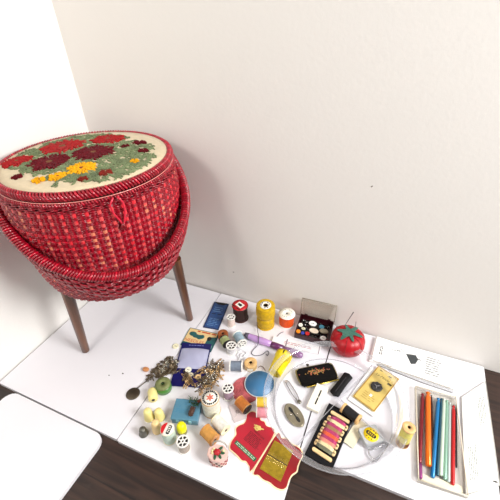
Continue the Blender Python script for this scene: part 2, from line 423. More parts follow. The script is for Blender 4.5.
def ridged(r0, r1, z0, z1, bul=0, rows=9):
    out = [(r0, z0)]
    for i in range(rows*2+1):
        t = i/(rows*2); out.append((r1*(1+bul*sin(pi*t))*(1-(.018 if i % 2 == 0 else 0)), z0+(z1-z0)*t))
    return out+[(r0, z1)]
def spool(label, loc, rot, R, h, tm, fm, top='hole', tr=.86, ft=.09, bul=0., name='thread_spool', group='spools of thread'):
    o = thing(name, label, 'spool of thread', loc, rot, group)
    rh = .24*R; f = ft*h
    bm = B()
    if top == 'holes':
        def holed(z0, z1):
            lathe(bm, [(.79*R, z0), (R, z0), (R, z1), (.79*R, z1)], 28, close=True)
            lathe(bm, [(.16*R, z0), (.36*R, z0), (.36*R, z1), (.16*R, z1)], 16, close=True)
            for k in range(6):
                box(bm, (.56*R, 0, (z0+z1)/2), (.5*R, .15*R, z1-z0), Matrix.Rotation(2*pi*k/6, 4, 'Z'))
        holed(h-f, h); obj('flange', bm, fm, o); bm = B(); holed(0, f); obj('flange', bm, fm, o)
        bm = B(); lathe(bm, [(.74*R, f), (.74*R, h-f)], 24); lathe(bm, [(.18*R, 0), (.18*R, h)], 12); obj('core', bm, hole_shade, o)
        bm = B(); lathe(bm, ridged(.75*R, tr*R, f, h-f, bul), 28, close=True); obj('thread', bm, tm, o)
    else:
        for z0, z1 in ((0, f), (h-f, h)):
            bm = B(); e = min(f*.3, .06*R)
            lathe(bm, [(rh, z0), (R-e, z0), (R, z0+e), (R, z1-e), (R-e, z1), (rh, z1)], 28, close=True); obj('flange', bm, fm, o)
        bm = B(); lathe(bm, [(rh, 0), (rh, h)], 16); obj('bore', bm, hole_shade, o)
        bm = B(); lathe(bm, ridged(rh*1.02, tr*R, f, h-f, bul), 28, close=True); obj('thread', bm, tm, o)
    return o
def stand(label, tx, ty, rp, by, tm, fm, zb=0.0, **k):
    x, y, r, h = upright(tx, ty, rp, by, zb)
    return spool(label, (x, y, zb), k.pop('rot', 0.0), r, h, tm, fm, **k), r, h
def lying(label, a, bq, rp, tm, fm, zb=0.0, **k):
    r = rp*mpp((a[0]+bq[0])/2, (a[1]+bq[1])/2, .01); k.setdefault('rz', r)
    z = k.pop('rz')+zb
    p0, p1 = P(a[0], a[1], z), P(bq[0], bq[1], z); d = p1-p0
    return spool(label, p0, Vector((0, 0, 1)).rotation_difference(d), r, d.length, tm, fm, **k), r, d.length
def sticker(o, r, z, m, name='label', r0=0, zt=.0004):
    bm = B(); lathe(bm, [(r0, z), (r, z), (r, z+zt), (r0, z+zt)] if r0 else [(0, z), (r, z), (r, z+zt), (0, z+zt)], 28, close=bool(r0)); return obj(name, bm, m, o)
paper = mat('off-white label paper', (240, 236, 224), .7); redlab = mat('red label paper', (200, 22, 34), .5); creamp = mat('cream paper', (236, 224, 190), .7)

# back row along the wall
o, r, h = stand('large dark brown spool of thread with a red and white top label, by the wall', 240, 305.1, 8.2, 323.6, thread('dark brown', (46, 18, 12)), mat('dark brown flange', (70, 28, 20), .4), tr=.9, ft=.06, rot=-.4)
sticker(o, r*.97, h, redlab, r0=r*.25); bm = B(); box(bm, (0, 0, h+.0008), (r*.95, r*.75, .0003)); lb = obj('label_print', bm, paper, o, 'white square on the red label')
bm = B(); box(bm, (-.05*r, .02*r, h+.0011), (r*.5, r*.3, .0003)); lathe(bm, [(0, h+.0012), (r*.2, h+.0012)], 12, T(r*.1, 0, 0)); prints(bm, -r*.8, r*.8, -r*.75, -r*.45, 1, h+.0006); obj('label_print', bm, black, o, 'black mark on the label')
stand('small pale pink spool of thread standing beside the blue needle packet', 230.9, 316.6, 4.4, 328.3, thread('pale pink', (240, 204, 196)), plas, top='holes')
o, r, h = stand('tall mustard yellow double-wound cone of cord, tallest spool at the wall', 265.6, 305.2, 9.4, 331.2, thread('mustard', (196, 160, 16)), thread('mustard', (196, 160, 16)), tr=.99, ft=.03)
for c in [c for c in o.children if c.name.split('.')[0] == 'thread']: bpy.data.objects.remove(c)
ty = thread('mustard', (196, 160, 16))
for z0, z1, rr in ((.02, .46, .98), (.47, .97, 1.04)):
    bm = B(); pr = [(.26*r, z0*h)]
    for i in range(23):
        t = i/22; pr.append((rr*r*(.80+.2*min(1, 4*min(t, 1-t))**.5)*(1-(.014 if i % 2 else 0)), h*(z0+(z1-z0)*t)))
    lathe(bm, pr+[(.26*r, z1*h)], 32, close=True); obj('thread', bm, ty, o)
sticker(o, r*.6, h*1.002, paper, r0=r*.26); bm = B()
for k in range(9):
    if k % 3: box(bm, (r*.45, 0, h*1.002+.0006), (r*.1, r*.16, .0002), Matrix.Rotation(k*.7, 4, 'Z'))
obj('label_print', bm, ink, o)
o, r, h = stand('orange spool of thread with a white disc on top, beside the button box', 286.9, 313.3, 8.4, 329.6, thread('orange', (232, 84, 16)), plas, tr=.9, ft=.07)
sticker(o, r*.96, h, paper, r0=r*.12); bm = B()
for k in range(14):
    if k % 4: box(bm, (r*.62, 0, h+.0006), (r*.06, r*.13, .0002), Matrix.Rotation(k*.45, 4, 'Z'))
obj('label_print', bm, ink, o)
# cluster in front of the needle packet
o, r, h = stand('squat rust brown spool of thread behind the olive green one', 222.8, 333.2, 5.2, 341, thread('rust brown', (168, 92, 44)), mat('rust wood', (150, 84, 40), .45, var=(90, .2)), tr=.98, ft=.04)
o, r, h = lying('olive green spool of thread lying against the rust brown spool', (223.2, 338.5), (227.5, 344.5), 5.0, thread('olive green', (150, 158, 112)), mat('black spool end', (28, 22, 20), .4), tr=.96, ft=.12)
stand('white spool with petal holes and silver grey thread, standing by the olive spool', 231.3, 345.3, 5.5, 356, thread('silver grey', (206, 204, 206)), plas, top='holes')
lying('light blue spool of thread lying with its holed end to the front', (237.2, 334), (242.2, 344), 5.3, thread('light blue', (150, 172, 184)), plas, top='holes')
lying('slate grey spool of thread with white ends, lying in the middle of the heap', (229.6, 365.8), (242.6, 366.2), 5.6, thread('slate grey', (118, 128, 142)), plas, tr=.88)
o, r, h = stand('wooden spool with tan thread and a wide bore, standing beside the slate grey spool', 250.6, 362.4, 6.5, 372, thread('tan', (206, 174, 126)), wood_s, tr=.97)
bm = B(); M = Matrix.Rotation(-1.2, 4, 'Z')
for j in range(6):
    box(bm, (r*1.0*cos(-.45+.15*j), r*1.0*sin(-.45+.15*j), h*.4), (.0004, r*.17, h*.5), M @ I4)
obj('paper_band', bm, paper, o)
o, r, h = stand('lavender spool of thread with a white holed top, in front of the pin heap', 227.7, 387.8, 5.9, 401.4, thread('lavender', (164, 138, 156)), plas, top='holes')
o, r, h = lying('caramel brown spool of thread lying with its dark end to the front', (238.5, 400), (247.5, 409.5), 5.8, thread('caramel', (176, 106, 44)), wood_o, tr=.96)
sticker(o, r*.98, h, mat('dark spool label', (36, 24, 22), .4))
lying('bright yellow spool of thread with a white end, lying below the blue disc', (256, 402), (267.8, 402.4), 5.2, thread('bright yellow', (240, 190, 66)), plas, tr=.92)
lying('candy pink spool of thread lying beside the needle book', (256.2, 412.2), (268.4, 412.8), 5.0, thread('candy pink', (232, 148, 158)), plas, tr=.95)
# big crochet cotton
o, r, h = stand('big cream spool of crochet cotton with a printed round top label', 210, 397.6, 9.4, 418.6, thread('cream cotton', (226, 220, 200)), mat('tan spool rim', (190, 158, 116), .5, var=(80, .2)), tr=.97, ft=.06)
sticker(o, r*.92, h, paper); bm = B()
for k in range(22):
    box(bm, (r*.74, 0, h+.0006), (r*.2, r*(.13 if k % 3 else .2), .0002), Matrix.Rotation(2*pi*k/22, 4, 'Z'))
obj('label_print', bm, black, o, 'ring of black lettering'); bm = B()
for k in range(6): ell(bm, (r*.22, 0, h+.0006), (r*.22, r*.1, .0002), Matrix.Rotation(k*pi/3, 4, 'Z'), 8, 4)
obj('label_print', bm, mat('salmon print', (214, 120, 100), .6), o, 'salmon flower in the label')
lying('honey orange spool of thread lying beside the cream spool', (204.6, 429.4), (215, 440.4), 6.8, thread('honey', (196, 144, 74)), wood_o, tr=.93, ft=.06)
lying('cream white wooden spool lying in front of the crochet cotton', (215.3, 418.4), (226, 430.6), 6.2, thread('ivory', (228, 222, 206)), wood_c, tr=.93, ft=.06)
# front left standing ones
o, r, h = stand('mint green spool of thread with a red, white and black top label', 167.2, 429, 7.1, 445, thread('mint', (190, 206, 192)), creamp, tr=.97, ft=.05, rot=.1)
sticker(o, r*.95, h, paper); bm = B()
seg = [(.92*r*cos(a), .92*r*sin(a)) for a in [pi*.62+pi*.76*k/12 for k in range(13)]]; prism(bm, seg, h+.0005, h+.0007); obj('label_print', bm, redlab, o, 'red share of the label')
bm = B(); prism(bm, [(x+.3*r, y-.03*r) for x, y in rrect(.52*r, 1.3*r, .2*r)], h+.0005, h+.0007); obj('label_print', bm, black, o, 'black panel of the label')
bm = B(); prints(bm, .12*r, .48*r, -.5*r, .5*r, 4, h+.0009); obj('label_print', bm, paper, o)
stand('white spool with petal holes and taupe thread, standing at the front board edge', 182.6, 441, 6.6, 455, thread('taupe', (170, 158, 146)), plas, top='holes')
o, r, h = stand('yellow spool of thread standing between the clear tray and the hook case', 409.2, 427.2, 6.5, 448, thread('straw yellow', (232, 208, 112)), wood_s, tr=.93, ft=.06)
bm = B()
for j in range(12): box(bm, (r*.96*cos(.2*j-2.7), r*.96*sin(.2*j-2.7), h*.17), (.0006, r*.2, h*.2), Matrix.Rotation(0, 4, 'Z'))
obj('thread_band', bm, mat('brown red band', (140, 66, 44), .6), o, 'brownish red band at the foot')

# ------------------------------------------------------------------ thimbles and wooden bells
def lathe_thing(name, label, cat, tx, ty, rp, by, profile, m, group=None, part=None, zb=0.0):
    """profile in units of radius and height"""
    x, y, r, h = upright(tx, ty, rp, by, zb)
    bm = B(); lathe(bm, [(a*r, c*h) for a, c in profile], 24)
    o = obj(name, bm, m); o.location = (x, y, zb); tag(o, label, cat, group); return o, r, h
tp = [(0, .02), (.92, .02), (1.12, 0), (1.14, .08), (1.0, .12), (.86, .6), (.8, .8), (.66, .92), (.4, .985), (0, 1)]
steel = mat('dull steel', (122, 120, 112), .35, metal=1, bump=('noise', 1600, .8, .0008))
lathe_thing('thimble', 'dull steel thimble leftmost of the small pieces near the board edge', 'thimble', 142, 428.4, 4.3, 437.2, tp, steel)
cream = mat('cream celluloid', (234, 222, 150), .35, var=(40, .06)); dkdot = mat('dark plug', (52, 40, 26), .5)
bellp = [(0, 0), (1.06, 0), (1.12, .06), (1.06, .16), (.98, .5), (.88, .78), (.78, .9), (.66, .97), (.4, 1), (0, 1)]
for tx, ty, by, lab in ((146.9, 410, 421.8, 'pale yellow rounded wooden cap, left of the pair behind'), (157.9, 410.2, 421.8, 'pale yellow rounded wooden cap, right of the pair behind'), (154.8, 421.8, 434.2, 'peach cream rounded wooden cap in front of the pair')):
    m_ = cream if by < 430 else mat('peach celluloid', (236, 206, 150), .35, var=(40, .06))
    lathe_thing('wooden_cap', lab, 'cap', tx, ty, 4.7, by, bellp, m_, 'pale wooden caps')
p0, p1 = P(152, 389.5, .0095), P(153.3, 400, .0095); d = p1-p0
o = thing('wooden_cap', 'pale yellow rounded cap lying beside the green ribbon roll', 'cap', p0, Vector((0, 0, 1)).rotation_difference(d), 'pale wooden caps')
rr = 4.6*mpp(152, 393); L = d.length
bm = B(); lathe(bm, [(0, -.35*rr), (.5*rr, -.25*rr), (.85*rr, .1*rr), (rr, .5*rr), (rr, L-.25*rr), (.85*rr, L), (0, L)], 22); obj('cap_body', bm, cream, o)
bm = B(); lathe(bm, [(0, L), (.34*rr, L), (.3*rr, L+.001), (0, L+.001)], 14); obj('plug', bm, dkdot, o)
neon = mat('neon yellow plastic', (240, 232, 8), .4); oliv = mat('olive yellow plastic', (150, 146, 40), .45)
x, y, r, h = upright(180.6, 424, 4.9, 436.5)
o = thing('thimble', 'neon yellow domed thimble in front of the light blue box', 'thimble', (x, y, 0))
bm = B(); lathe(bm, [(0, 0), (.95*r, 0), (1.0*r, .35*h)], 22); obj('base', bm, oliv, o); bm = B(); lathe(bm, [(1.0*r, .35*h), (1.03*r, .5*h), (1.0*r, .7*h), (.8*r, .9*h), (.4*r, .99*h), (0, h)], 22); obj('dome', bm, neon, o)
# yellow plastic cup lying on its side
rim = 7.9*mpp(284, 355); p0, p1 = P(284.6, 354.2, rim*.92), P(274.6, 373.4, rim*.72); d = p1-p0; L = d.length
o = thing('plastic_cup', 'bright yellow tapered plastic cup lying behind the clear tray', 'cup', p0, Vector((0, 0, 1)).rotation_difference(d))
bm = B(); lathe(bm, [(0, .003), (rim*.93, .002), (rim*1.04, 0), (rim*1.06, L*.2), (rim*.98, L*.22), (rim*.78, L), (rim*.66, L), (rim*.66, L*.92), (0, L*.92)], 30)
obj('cup_body', bm, mat('bright yellow plastic', (240, 214, 10), .35, coat=.2), o)
bm = B(); box(bm, (0, 0, 0), (.004, .0006, .01), Matrix.Rotation(.2, 4, 'Z') @ T(rim*.3, rim*1.0, L*.12)); obj('cup_mark', bm, black, o)

# ------------------------------------------------------------------ green ribbon roll, bronze disc, beads
x, y, r, h = upright(162.7, 383.4, 7.6, 394.8)
o = thing('ribbon_roll', 'green ribbon roll with olive top, left of the light blue box', 'ribbon', (x, y, 0))
bm = B(); lathe(bm, [(.2*r, 0), (r*1.03, 0), (r*1.03, h*.8), (.2*r, h*.8)], 28, close=True); obj('ribbon', bm, mat('bright green ribbon', (74, 132, 50), .35, coat=.2), o)
bm = B(); lathe(bm, [(.24*r, h*.8), (r, h*.8), (r, h), (.24*r, h)], 28, close=True); obj('side_disc', bm, mat('olive card', (124, 130, 82), .6, var=(60, .1)), o)
bm = B(); lathe(bm, [(.21*r, .001), (.21*r, h)], 14); lathe(bm, [(0, h*.5), (.21*r, h*.5)], 14); obj('bore', bm, mat('dark green bore', (24, 26, 14), .7), o)
bronze = mat('aged bronze', (98, 88, 74), .42, metal=.8, var=(60, .2))
c = P(132.9, 393.4, .002); r = 6.9*mpp(133, 393)
o = thing('bronze_spatula', 'dark bronze round disc on a thin stem, left of the ribbon roll', 'sewing tool', (c.x, c.y, 0))
bm = B(); lathe(bm, [(0, 0), (r*.9, 0), (r, .0012), (r*.9, .0024), (0, .0026)], 30); obj('disc', bm, bronze, o)
q0, q1 = P(137, 388.3, .002)-Vector((c.x, c.y, 0)), P(148, 380, .003)-Vector((c.x, c.y, 0))
bm = B(); tube(bm, [q0, q0.lerp(q1, .5), q1], .0011, 8); obj('stem', bm, bronze, o)
for px, py, rr, cl, nm, lab in ((146, 370, 3.6, (196, 134, 84), 'amber_bead', 'flat amber oval bead lying left of the fastener heap'), (122.8, 373.4, .9, (60, 40, 34), 'tiny_bead', 'tiny dark bead lying alone on the board, nearer the amber bead'), (109, 375.2, .7, (60, 48, 44), 'tiny_bead', 'tiny dark bead lying alone on the board, farther from the amber bead'), (198.5, 482.5, .8, (50, 38, 34), 'tiny_bead', 'tiny dark bead at the front board edge')):
    c = P(px, py, .001); r = rr*mpp(px, py); bm = B(); ell(bm, (0, 0, r*.45), (r, r*.75, r*.45), I4, 14, 9); o = obj(nm, bm, mat(nm+str(px), cl, .3, coat=.3)); o.location = (c.x, c.y, 0); tag(o, lab, 'bead')

# ------------------------------------------------------------------ buttons
def button(px, py, rp, col, label, z=0.0, sy=1.0, tilt=(0, 0), rot=0, group='loose buttons', holes=True):
    c = P(px, py, z+.002); r = rp*mpp(px, py, z)
    bm = B(); lathe(bm, [(0, 0), (r*.8, 0), (r, r*.12), (r, r*.26), (r*.9, r*.36), (r*.66, r*.3), (0, r*.26)], 20, sy=sy)
    o = obj('button', bm, mat('button %d %d %d' % col, col, .25, coat=.3)); o.location = (c.x, c.y, z); o.rotation_euler = (tilt[0], tilt[1], rot)
    tag(o, label, 'button', group)
    if holes:
        bm = B()
        for k in range(2): lathe(bm, [(0, r*.31), (r*.13, r*.31), (r*.13, r*.2)], 8, T((k-.5)*r*.4, 0, 0))
        obj('button_hole', bm, hole_shade, o)
    return o
button(175.6, 346, 3.2, (238, 232, 200), 'small cream button lying left of the navy packet')

# ------------------------------------------------------------------ flat packets
def flat(name, label, cat, px, z0, th, m, part='card', outline=None, group=None, r=.0006):
    c, a, w, h = frame4(px, z0)
    o = thing(name, label, cat, (c.x, c.y, z0), a, group)
    bm = B(); prism(bm, outline(w, h) if outline else rrect(w, h, r, 2), 0, th); obj(part, bm, m, o)
    return o, w, h, a
# blue needle packet
blue = mat('denim blue foil paper', (44, 78, 130), .4, var=(120, .18)); navy = mat('navy card', (24, 26, 92), .35, coat=.2, var=(80, .1))
o, w, h, a = flat('needle_packet', 'slim denim blue needle packet lying by the right basket leg', 'needle packet', [(215.2, 302.8), (229.8, 303.8), (217.8, 330.2), (201.8, 327.2)], 0, .0014, mat('dark blue paper edge', (30, 50, 92), .45))
bm = B(); box(bm, (0, -.01*h, .0015), (w*.84, h*.92, .0003)); obj('front_panel', bm, blue, o, 'lighter blue printed panel')
bm = B(); prism(bm, [(-.4*w, .5*h), (-.4*w, .47*h), (-.2*w, .41*h), (.2*w, .41*h), (.4*w, .47*h), (.4*w, .5*h)], .0014, .002); obj('thumb_notch', bm, black, o, 'dark notch at the end')
bm = B(); prints(bm, -.32*w, .32*w, .1*h, .33*h, 3, .0018, ragged=.2); obj('printed_text', bm, mat('pale blue print', (96, 134, 180), .5), o); bm = B(); prints(bm, -.32*w, .32*w, -.42*h, -.12*h, 5, .0018, ragged=.2); obj('printed_text', bm, mat('pale blue print', (96, 134, 180), .5), o)
bm = B(); box(bm, (-.2*w, .04*h, .0018), (.26*w, .022*h, .0002)); box(bm, (.2*w, .04*h, .0018), (.3*w, .022*h, .0002)); obj('fold_mark', bm, black, o)
# picture needle book
teal = mat('teal print', (38, 92, 92), .5, var=(50, .12)); tan = mat('tan cream print', (226, 198, 144), .6); orange_p = mat('orange red lettering', (196, 70, 30), .5)
o, w, h, a = flat('needle_book', 'cream and teal printed needle book lying behind the navy packet', 'needle book', [(189.5, 327.3), (219.6, 335), (210.5, 352.5), (181.5, 345)], 0, .0016, teal)
bm = B(); prism(bm, [(-.48*w, .47*h), (.45*w, .47*h), (.46*w, .28*h), (.22*w, .2*h), (.2*w, -.3*h), (-.48*w, -.28*h)], .0016, .0019); obj('picture_panel', bm, tan, o, 'cream upper panel')
bm = B()
for ex, ey, ew, eh in ((-.3*w, .2*h, .13*w, .13*h), (-.17*w, .12*h, .13*w, .11*h), (-.05*w, .1*h, .1*w, .13*h), (.02*w, .14*h, .08*w, .12*h)): ell(bm, (ex, ey, .0019), (ew, eh, .0003), I4, 16, 5)
obj('picture_shape', bm, teal, o, 'teal blots')
bm = B(); ell(bm, (.27*w, .12*h, .002), (.075*w, .12*h, .0004), I4, 16, 5); obj('picture_shape', bm, black, o, 'black spot')
bm = B(); textmesh(bm, 'NEEDLES', -.15*w, -.17*h, .62*w, .0021); obj('lettering', bm, orange_p, o, 'orange red lettering')
bm = B(); prints(bm, -.2*w, .42*w, .33*h, .46*h, 1, .0021, lh=.5, ragged=.05); obj('lettering', bm, orange_p, o)
bm = B(); prism(bm, rrect(.2*w, .2*h, .003), .0017, .002, T(.36*w, -.3*h, 0)); obj('picture_shape', bm, mat('pale teal print', (120, 160, 150), .5), o)
# navy packet with a cellophane window
o, w, h, a = flat('window_packet', 'navy packet with a clear bulging window lying in front of the picture needle book', 'packet', [(180.5, 341.5), (211, 345.5), (203, 388), (172.6, 386)], .0022, .0012, navy)
bm = B(); n = 14; g = []
for i in range(n+1):
    rw = []
    for j in range(n+1):
        u, v = i/n*2-1, j/n*2-1
        bulge = (1-u*u)**.6*(1-v*v)**.6 if abs(u) < 1 and abs(v) < 1 else 0
        yy = .13*h+.245*h*v
        if v > .0: yy -= .03*h*(u*u)*v
        rw.append(bm.verts.new((.46*w*u, yy, .0013+.006*bulge+.0006*sin(9*u+4*v)*bulge)))
    g.append(rw)
for i in range(n):
    for j in range(n):
        f = bm.faces.new((g[i][j], g[i+1][j], g[i+1][j+1], g[i][j+1])); f.smooth = True
obj('cellophane_window', bm, mat('lavender cellophane', (178, 180, 206), .16, coat=.6, bump=('noise', 45, .6, .004)), o, 'pale lavender shiny window')
bm = B(); prints(bm, -.25*w, .25*w, .425*h, .455*h, 1, .0014, ragged=0); obj('printed_text', bm, mat('lavender print', (130, 136, 200), .5), o)
button(188.2, 369.6, 3.3, (236, 234, 214), 'white round button on the navy packet', z=.0036)
button(191, 374.2, 3.0, (206, 200, 176), 'greyish button just below the white one on the navy packet', z=.0036, sy=.7)
button(198, 376.6, 3.0, (222, 190, 140), 'tan button at the right on the navy packet', z=.0036)

# ------------------------------------------------------------------ heaps of fasteners and pins
hook_m = mat('dark bronze fastener', (116, 102, 82), .3, metal=.7); pin_m = mat('antique brass pin', (204, 170, 122), .28, metal=.7); silv = mat('silver pin', (206, 202, 192), .22, metal=.9); nick = mat('nickel fastener', (190, 186, 172), .25, metal=.9)
def snap_mesh():
    bm = B(); r = .0042
    lathe(bm, [(0, .0006), (.4*r, .0006), (.4*r, .0022), (.2*r, .0026), (0, .0026)], 10); lathe(bm, [(.4*r, .0004), (r, .0004), (r*1.03, .001), (.9*r, .0013), (.4*r, .0011)], 14)
    lathe(bm, [(0, .0005), (.45*r, .0005)], 10); return bm
def hook_mesh():
    bm = B()
    tube(bm, [(-.006, 0, .001), (-.003, .0016, .001), (.001, .0016, .001), (.005, .0008, .0012), (.006, 0, .002), (.004, -.0002, .003), (.0, 0, .003)], .0007, 6)
    for s in (-1, 1): tube(bm, [(-.0062+.0016*cos(t), s*.0018+.0016*sin(t), .001) for t in [2*pi*k/8 for k in range(8)]], .0006, 5, closed=True)
    return bm
def pin_mesh(L=.022):
    bm = B()
    tube(bm, [(L, .0008, .001), (L*.5, .0022, .001), (0, .0016, .001), (-.0014, 0, .001), (0, -.0016, .001), (L*.5, -.0022, .001), (L, -.0008, .001)], .0006, 6)
    ell(bm, (L+.001, 0, .001), (.0026, .0019, .0013), I4, 8, 6); tube(bm, [(-.0014+.0014*cos(t), .0014*sin(t), .001) for t in [2*pi*k/8 for k in range(8)]], .0005, 5, closed=True)
    return bm
def heap(protos, n, spots, label, group, cat, hmax):
    for i in range(n):
        cx, cy, rx, ry, ht = random.choice(spots)
        a = random.uniform(0, 2*pi); q = sqrt(random.random()); px, py = cx+rx*q*cos(a), cy+ry*q*sin(a)
        z = ht*(1-q*q)*random.random()**.6
        p = P(px, py, z); nm, me, m_ = random.choice(protos)
        o = bpy.data.objects.new(nm, me); COL.objects.link(o); o.location = (p.x, p.y, z+.0003)
        t = .75 if z > .002 else .12
        o.rotation_euler = (random.uniform(-t, t), random.uniform(-t, t), random.uniform(0, 2*pi))
        tag(o, label, cat, group)
def mesh_of(bm, m_, nm):
    bmesh.ops.recalc_face_normals(bm, faces=bm.faces); me = bpy.data.meshes.new(nm); bm.to_mesh(me); bm.free(); me.materials.append(m_); return me
sn = mesh_of(snap_mesh(), hook_m, 'snap_fastener'); sn2 = mesh_of(snap_mesh(), nick, 'snap_fastener'); hk = mesh_of(hook_mesh(), hook_m, 'hook_fastener')
pn = mesh_of(pin_mesh(.017), pin_m, 'safety_pin'); pn2 = mesh_of(pin_mesh(.015), hook_m, 'safety_pin')
SPL = [(168, 367, 11, 7.5, .007), (172, 363, 8, 6, .010), (161, 371, 9, 5, .004), (175, 369, 6, 6, .005)]
heap([('snap_fastener', sn, 0)], 60, SPL, 'dark bronze snap fastener in the heap left of the navy packet', 'snap fasteners in the left heap', 'snap fastener', .014)
heap([('snap_fastener', sn2, 0)], 40, SPL, 'bright nickel snap fastener in the heap left of the navy packet', 'nickel snaps in the left heap', 'snap fastener', .014)
heap([('hook_fastener', hk, 0)], 50, SPL+[(151, 378, 4, 3.5, .003), (157, 374, 5, 4, .005)], 'dark bronze dress hook in the heap left of the navy packet', 'dress hooks in the left heap', 'dress hook', .014)
SPR = [(213, 373, 7, 9, .009), (209, 380, 8, 6, .006), (216, 369, 5, 7, .006), (203, 385, 5, 4, .004)]
heap([('safety_pin', pn, 0)], 45, SPR, 'brass safety pin in the tangle right of the navy packet', 'brass pins in the right tangle', 'safety pin', .014)
heap([('safety_pin', mesh_of(pin_mesh(.015), silv, 'safety_pin'), 0)], 30, SPR, 'silver safety pin in the tangle right of the navy packet', 'silver pins in the right tangle', 'safety pin', .014)
heap([('safety_pin', pn2, 0)], 55, SPR, 'dark bronze safety pin in the tangle right of the navy packet', 'dark pins in the right tangle', 'safety pin', .014)
for i in range(26):
    t = random.random(); px, py = 183+9*t+random.uniform(-3, 3), 372+12*t+random.uniform(-3, 3)
    if i > 17: px, py = random.uniform(190, 206), random.uniform(371, 378)
    p = P(px, py, .004); o = bpy.data.objects.new('safety_pin', pn2 if i % 2 else pn); COL.objects.link(o); o.location = (p.x, p.y, .0038+.003*random.random()); o.rotation_euler = (random.uniform(-.15, .15), random.uniform(-.15, .15), -1.0+random.uniform(-.7, .7)+(1.6 if i > 17 else 0))
    tag(o, 'bronze safety pin lying on the navy packet', 'safety pin', 'pins on the navy packet')

# ------------------------------------------------------------------ light blue box with a sprig
lbl = mat('light blue plastic', (90, 138, 160), .35, coat=.2, var=(30, .06))
zt = .019
c, a, w, h = frame4([(176.3, 398), (201, 400.4), (197.8, 422.3), (170.6, 417.2)], zt)
o = thing('plastic_box', 'small light blue hinged plastic box left of the crochet cotton', 'box', (c.x, c.y, 0), a)
bm = B(); box(bm, (0, 0, .006), (w*.98, h*.98, .012), bevel=.0014); obj('box_base', bm, lbl, o)
bm = B(); box(bm, (0, 0, .0158), (w*1.01, h*1.01, .0064), bevel=.0016)
obj('box_lid', bm, lbl, o)
bm = B()
for s in (-.25, .22): box(bm, (s*w, -h*.505, .0125), (.006, .0024, .008), bevel=.0006)
obj('clasp', bm, mat('pale blue clasp', (140, 190, 206), .3), o)
bm = B(); textmesh(bm, 'A', -.26*w, .12*h, .1*w, .0191); prints(bm, -.12*w, .2*w, .2*h, .34*h, 2, .0191); prints(bm, -.38*w, .1*w, -.2*h, .02*h, 3, .0191); obj('embossing', bm, mat('embossed blue', (72, 132, 160), .4), o)
sp = thing('dried_sprig', 'green sprig with a small brown cone lying on the light blue box', 'sprig', P(193.5, 404, .0192))
c0 = sp.location.copy(); bm = B(); g_ = mat('sprig green', (62, 96, 46), .7, var=(200, .3))
for i in range(46):
    p = P(random.uniform(189.5, 199), random.uniform(397.5, 406), .020)-c0; a = random.uniform(0, 2*pi); L = random.uniform(.004, .008)
    tube(bm, [p, p+Vector((L*cos(a)*.6, L*sin(a)*.6, .002)), p+Vector((L*cos(a), L*sin(a), random.uniform(.0015, .006)))], [.0007, .0005, .0002], 4)
obj('needles', bm, g_, sp)
bm = B(); p = P(192, 410.5, .0232)-c0; d = (P(189.8, 416, .0222)-c0)-p
M = Matrix.Translation(p) @ Vector((0, 0, 1)).rotation_difference(d).to_matrix().to_4x4(); L = d.length
lathe(bm, [(0, -L*.8), (.003, -L*.6), (.0052, -.1*L), (.0048, .5*L), (.0026, L), (0, L*1.05)], 10, M)
for i in range(30):
    a = i*2.4; z = -L*.6+1.5*L*i/30; ell(bm, (.0044*cos(a), .0044*sin(a), z), (.0016, .0016, .0014), M, 6, 4)
obj('cone', bm, mat('brown cone', (74, 46, 32), .6, var=(200, .3)), sp)
bm = B()
for px, py in ((198.5, 401.5), (200.5, 400)): ell(bm, P(px, py, .022)-c0, (.003, .003, .0025), I4, 8, 6)
obj('berry', bm, mat('rust berry', (124, 58, 36), .5), sp)

# ------------------------------------------------------------------ rose disc skein + blue disc
rosem = mat('dusty rose crochet', (184, 92, 96), .9, sheen=.3, var=(120, .22))
c = P(246, 389.5, .002); r = 14.5*mpp(246, 389)
bm = B(); lathe(bm, [(0, 0), (r, 0), (r*1.01, .001), (r, .002), (0, .0024)], 30)
for k in range(9):
    rr = r*(.14+.1*k)
    tube(bm, [(rr*cos(t), rr*sin(t), .0024+.0006*sin(26*t)) for t in [2*pi*j/52 for j in range(52)]], .0011, 5, closed=True)
o = obj('crochet_coaster', bm, rosem); o.location = (c.x, c.y, 0); tag(o, 'dusty rose crocheted round under the blue disc', 'crochet piece')
zc = .0052
c = P(259.6, 383.4, zc); r = 15.2*mpp(259, 383, zc)
o = thing('blue_disc', 'flat blue disc with a pale rim resting on the dusty rose crochet', 'disc', (c.x, c.y, .0034))
bm = B(); lathe(bm, [(0, 0), (r*.96, 0), (r*.96, .002), (0, .002)], 40); obj('disc_face', bm, mat('steel blue face', (66, 122, 164), .4, var=(20, .05)), o)
bm = B(); lathe(bm, [(r*.955, 0), (r, 0), (r, .0026), (r*.955, .0026)], 40, close=True); obj('disc_rim', bm, mat('pale grey rim', (214, 218, 216), .3), o)
# taupe clear packet with a ring
o, w, h, a = flat('clear_packet', 'taupe see-through packet with a ring inside, between the lavender and cream spools', 'packet', [(229, 405.5), (240, 403), (247.5, 417.5), (234, 424)], 0, .002, mat('taupe cellophane', (206, 194, 194), .25, coat=.4, bump=('noise', 80, .3, .002)), part='packet_sheet')
bm = B(); tube(bm, [(.12*w*cos(t), .12*w*sin(t), .0026) for t in [2*pi*k/20 for k in range(20)]], .0005, 6, closed=True); obj('ring', bm, mat('grey ring', (150, 140, 138), .3, metal=.7), o)

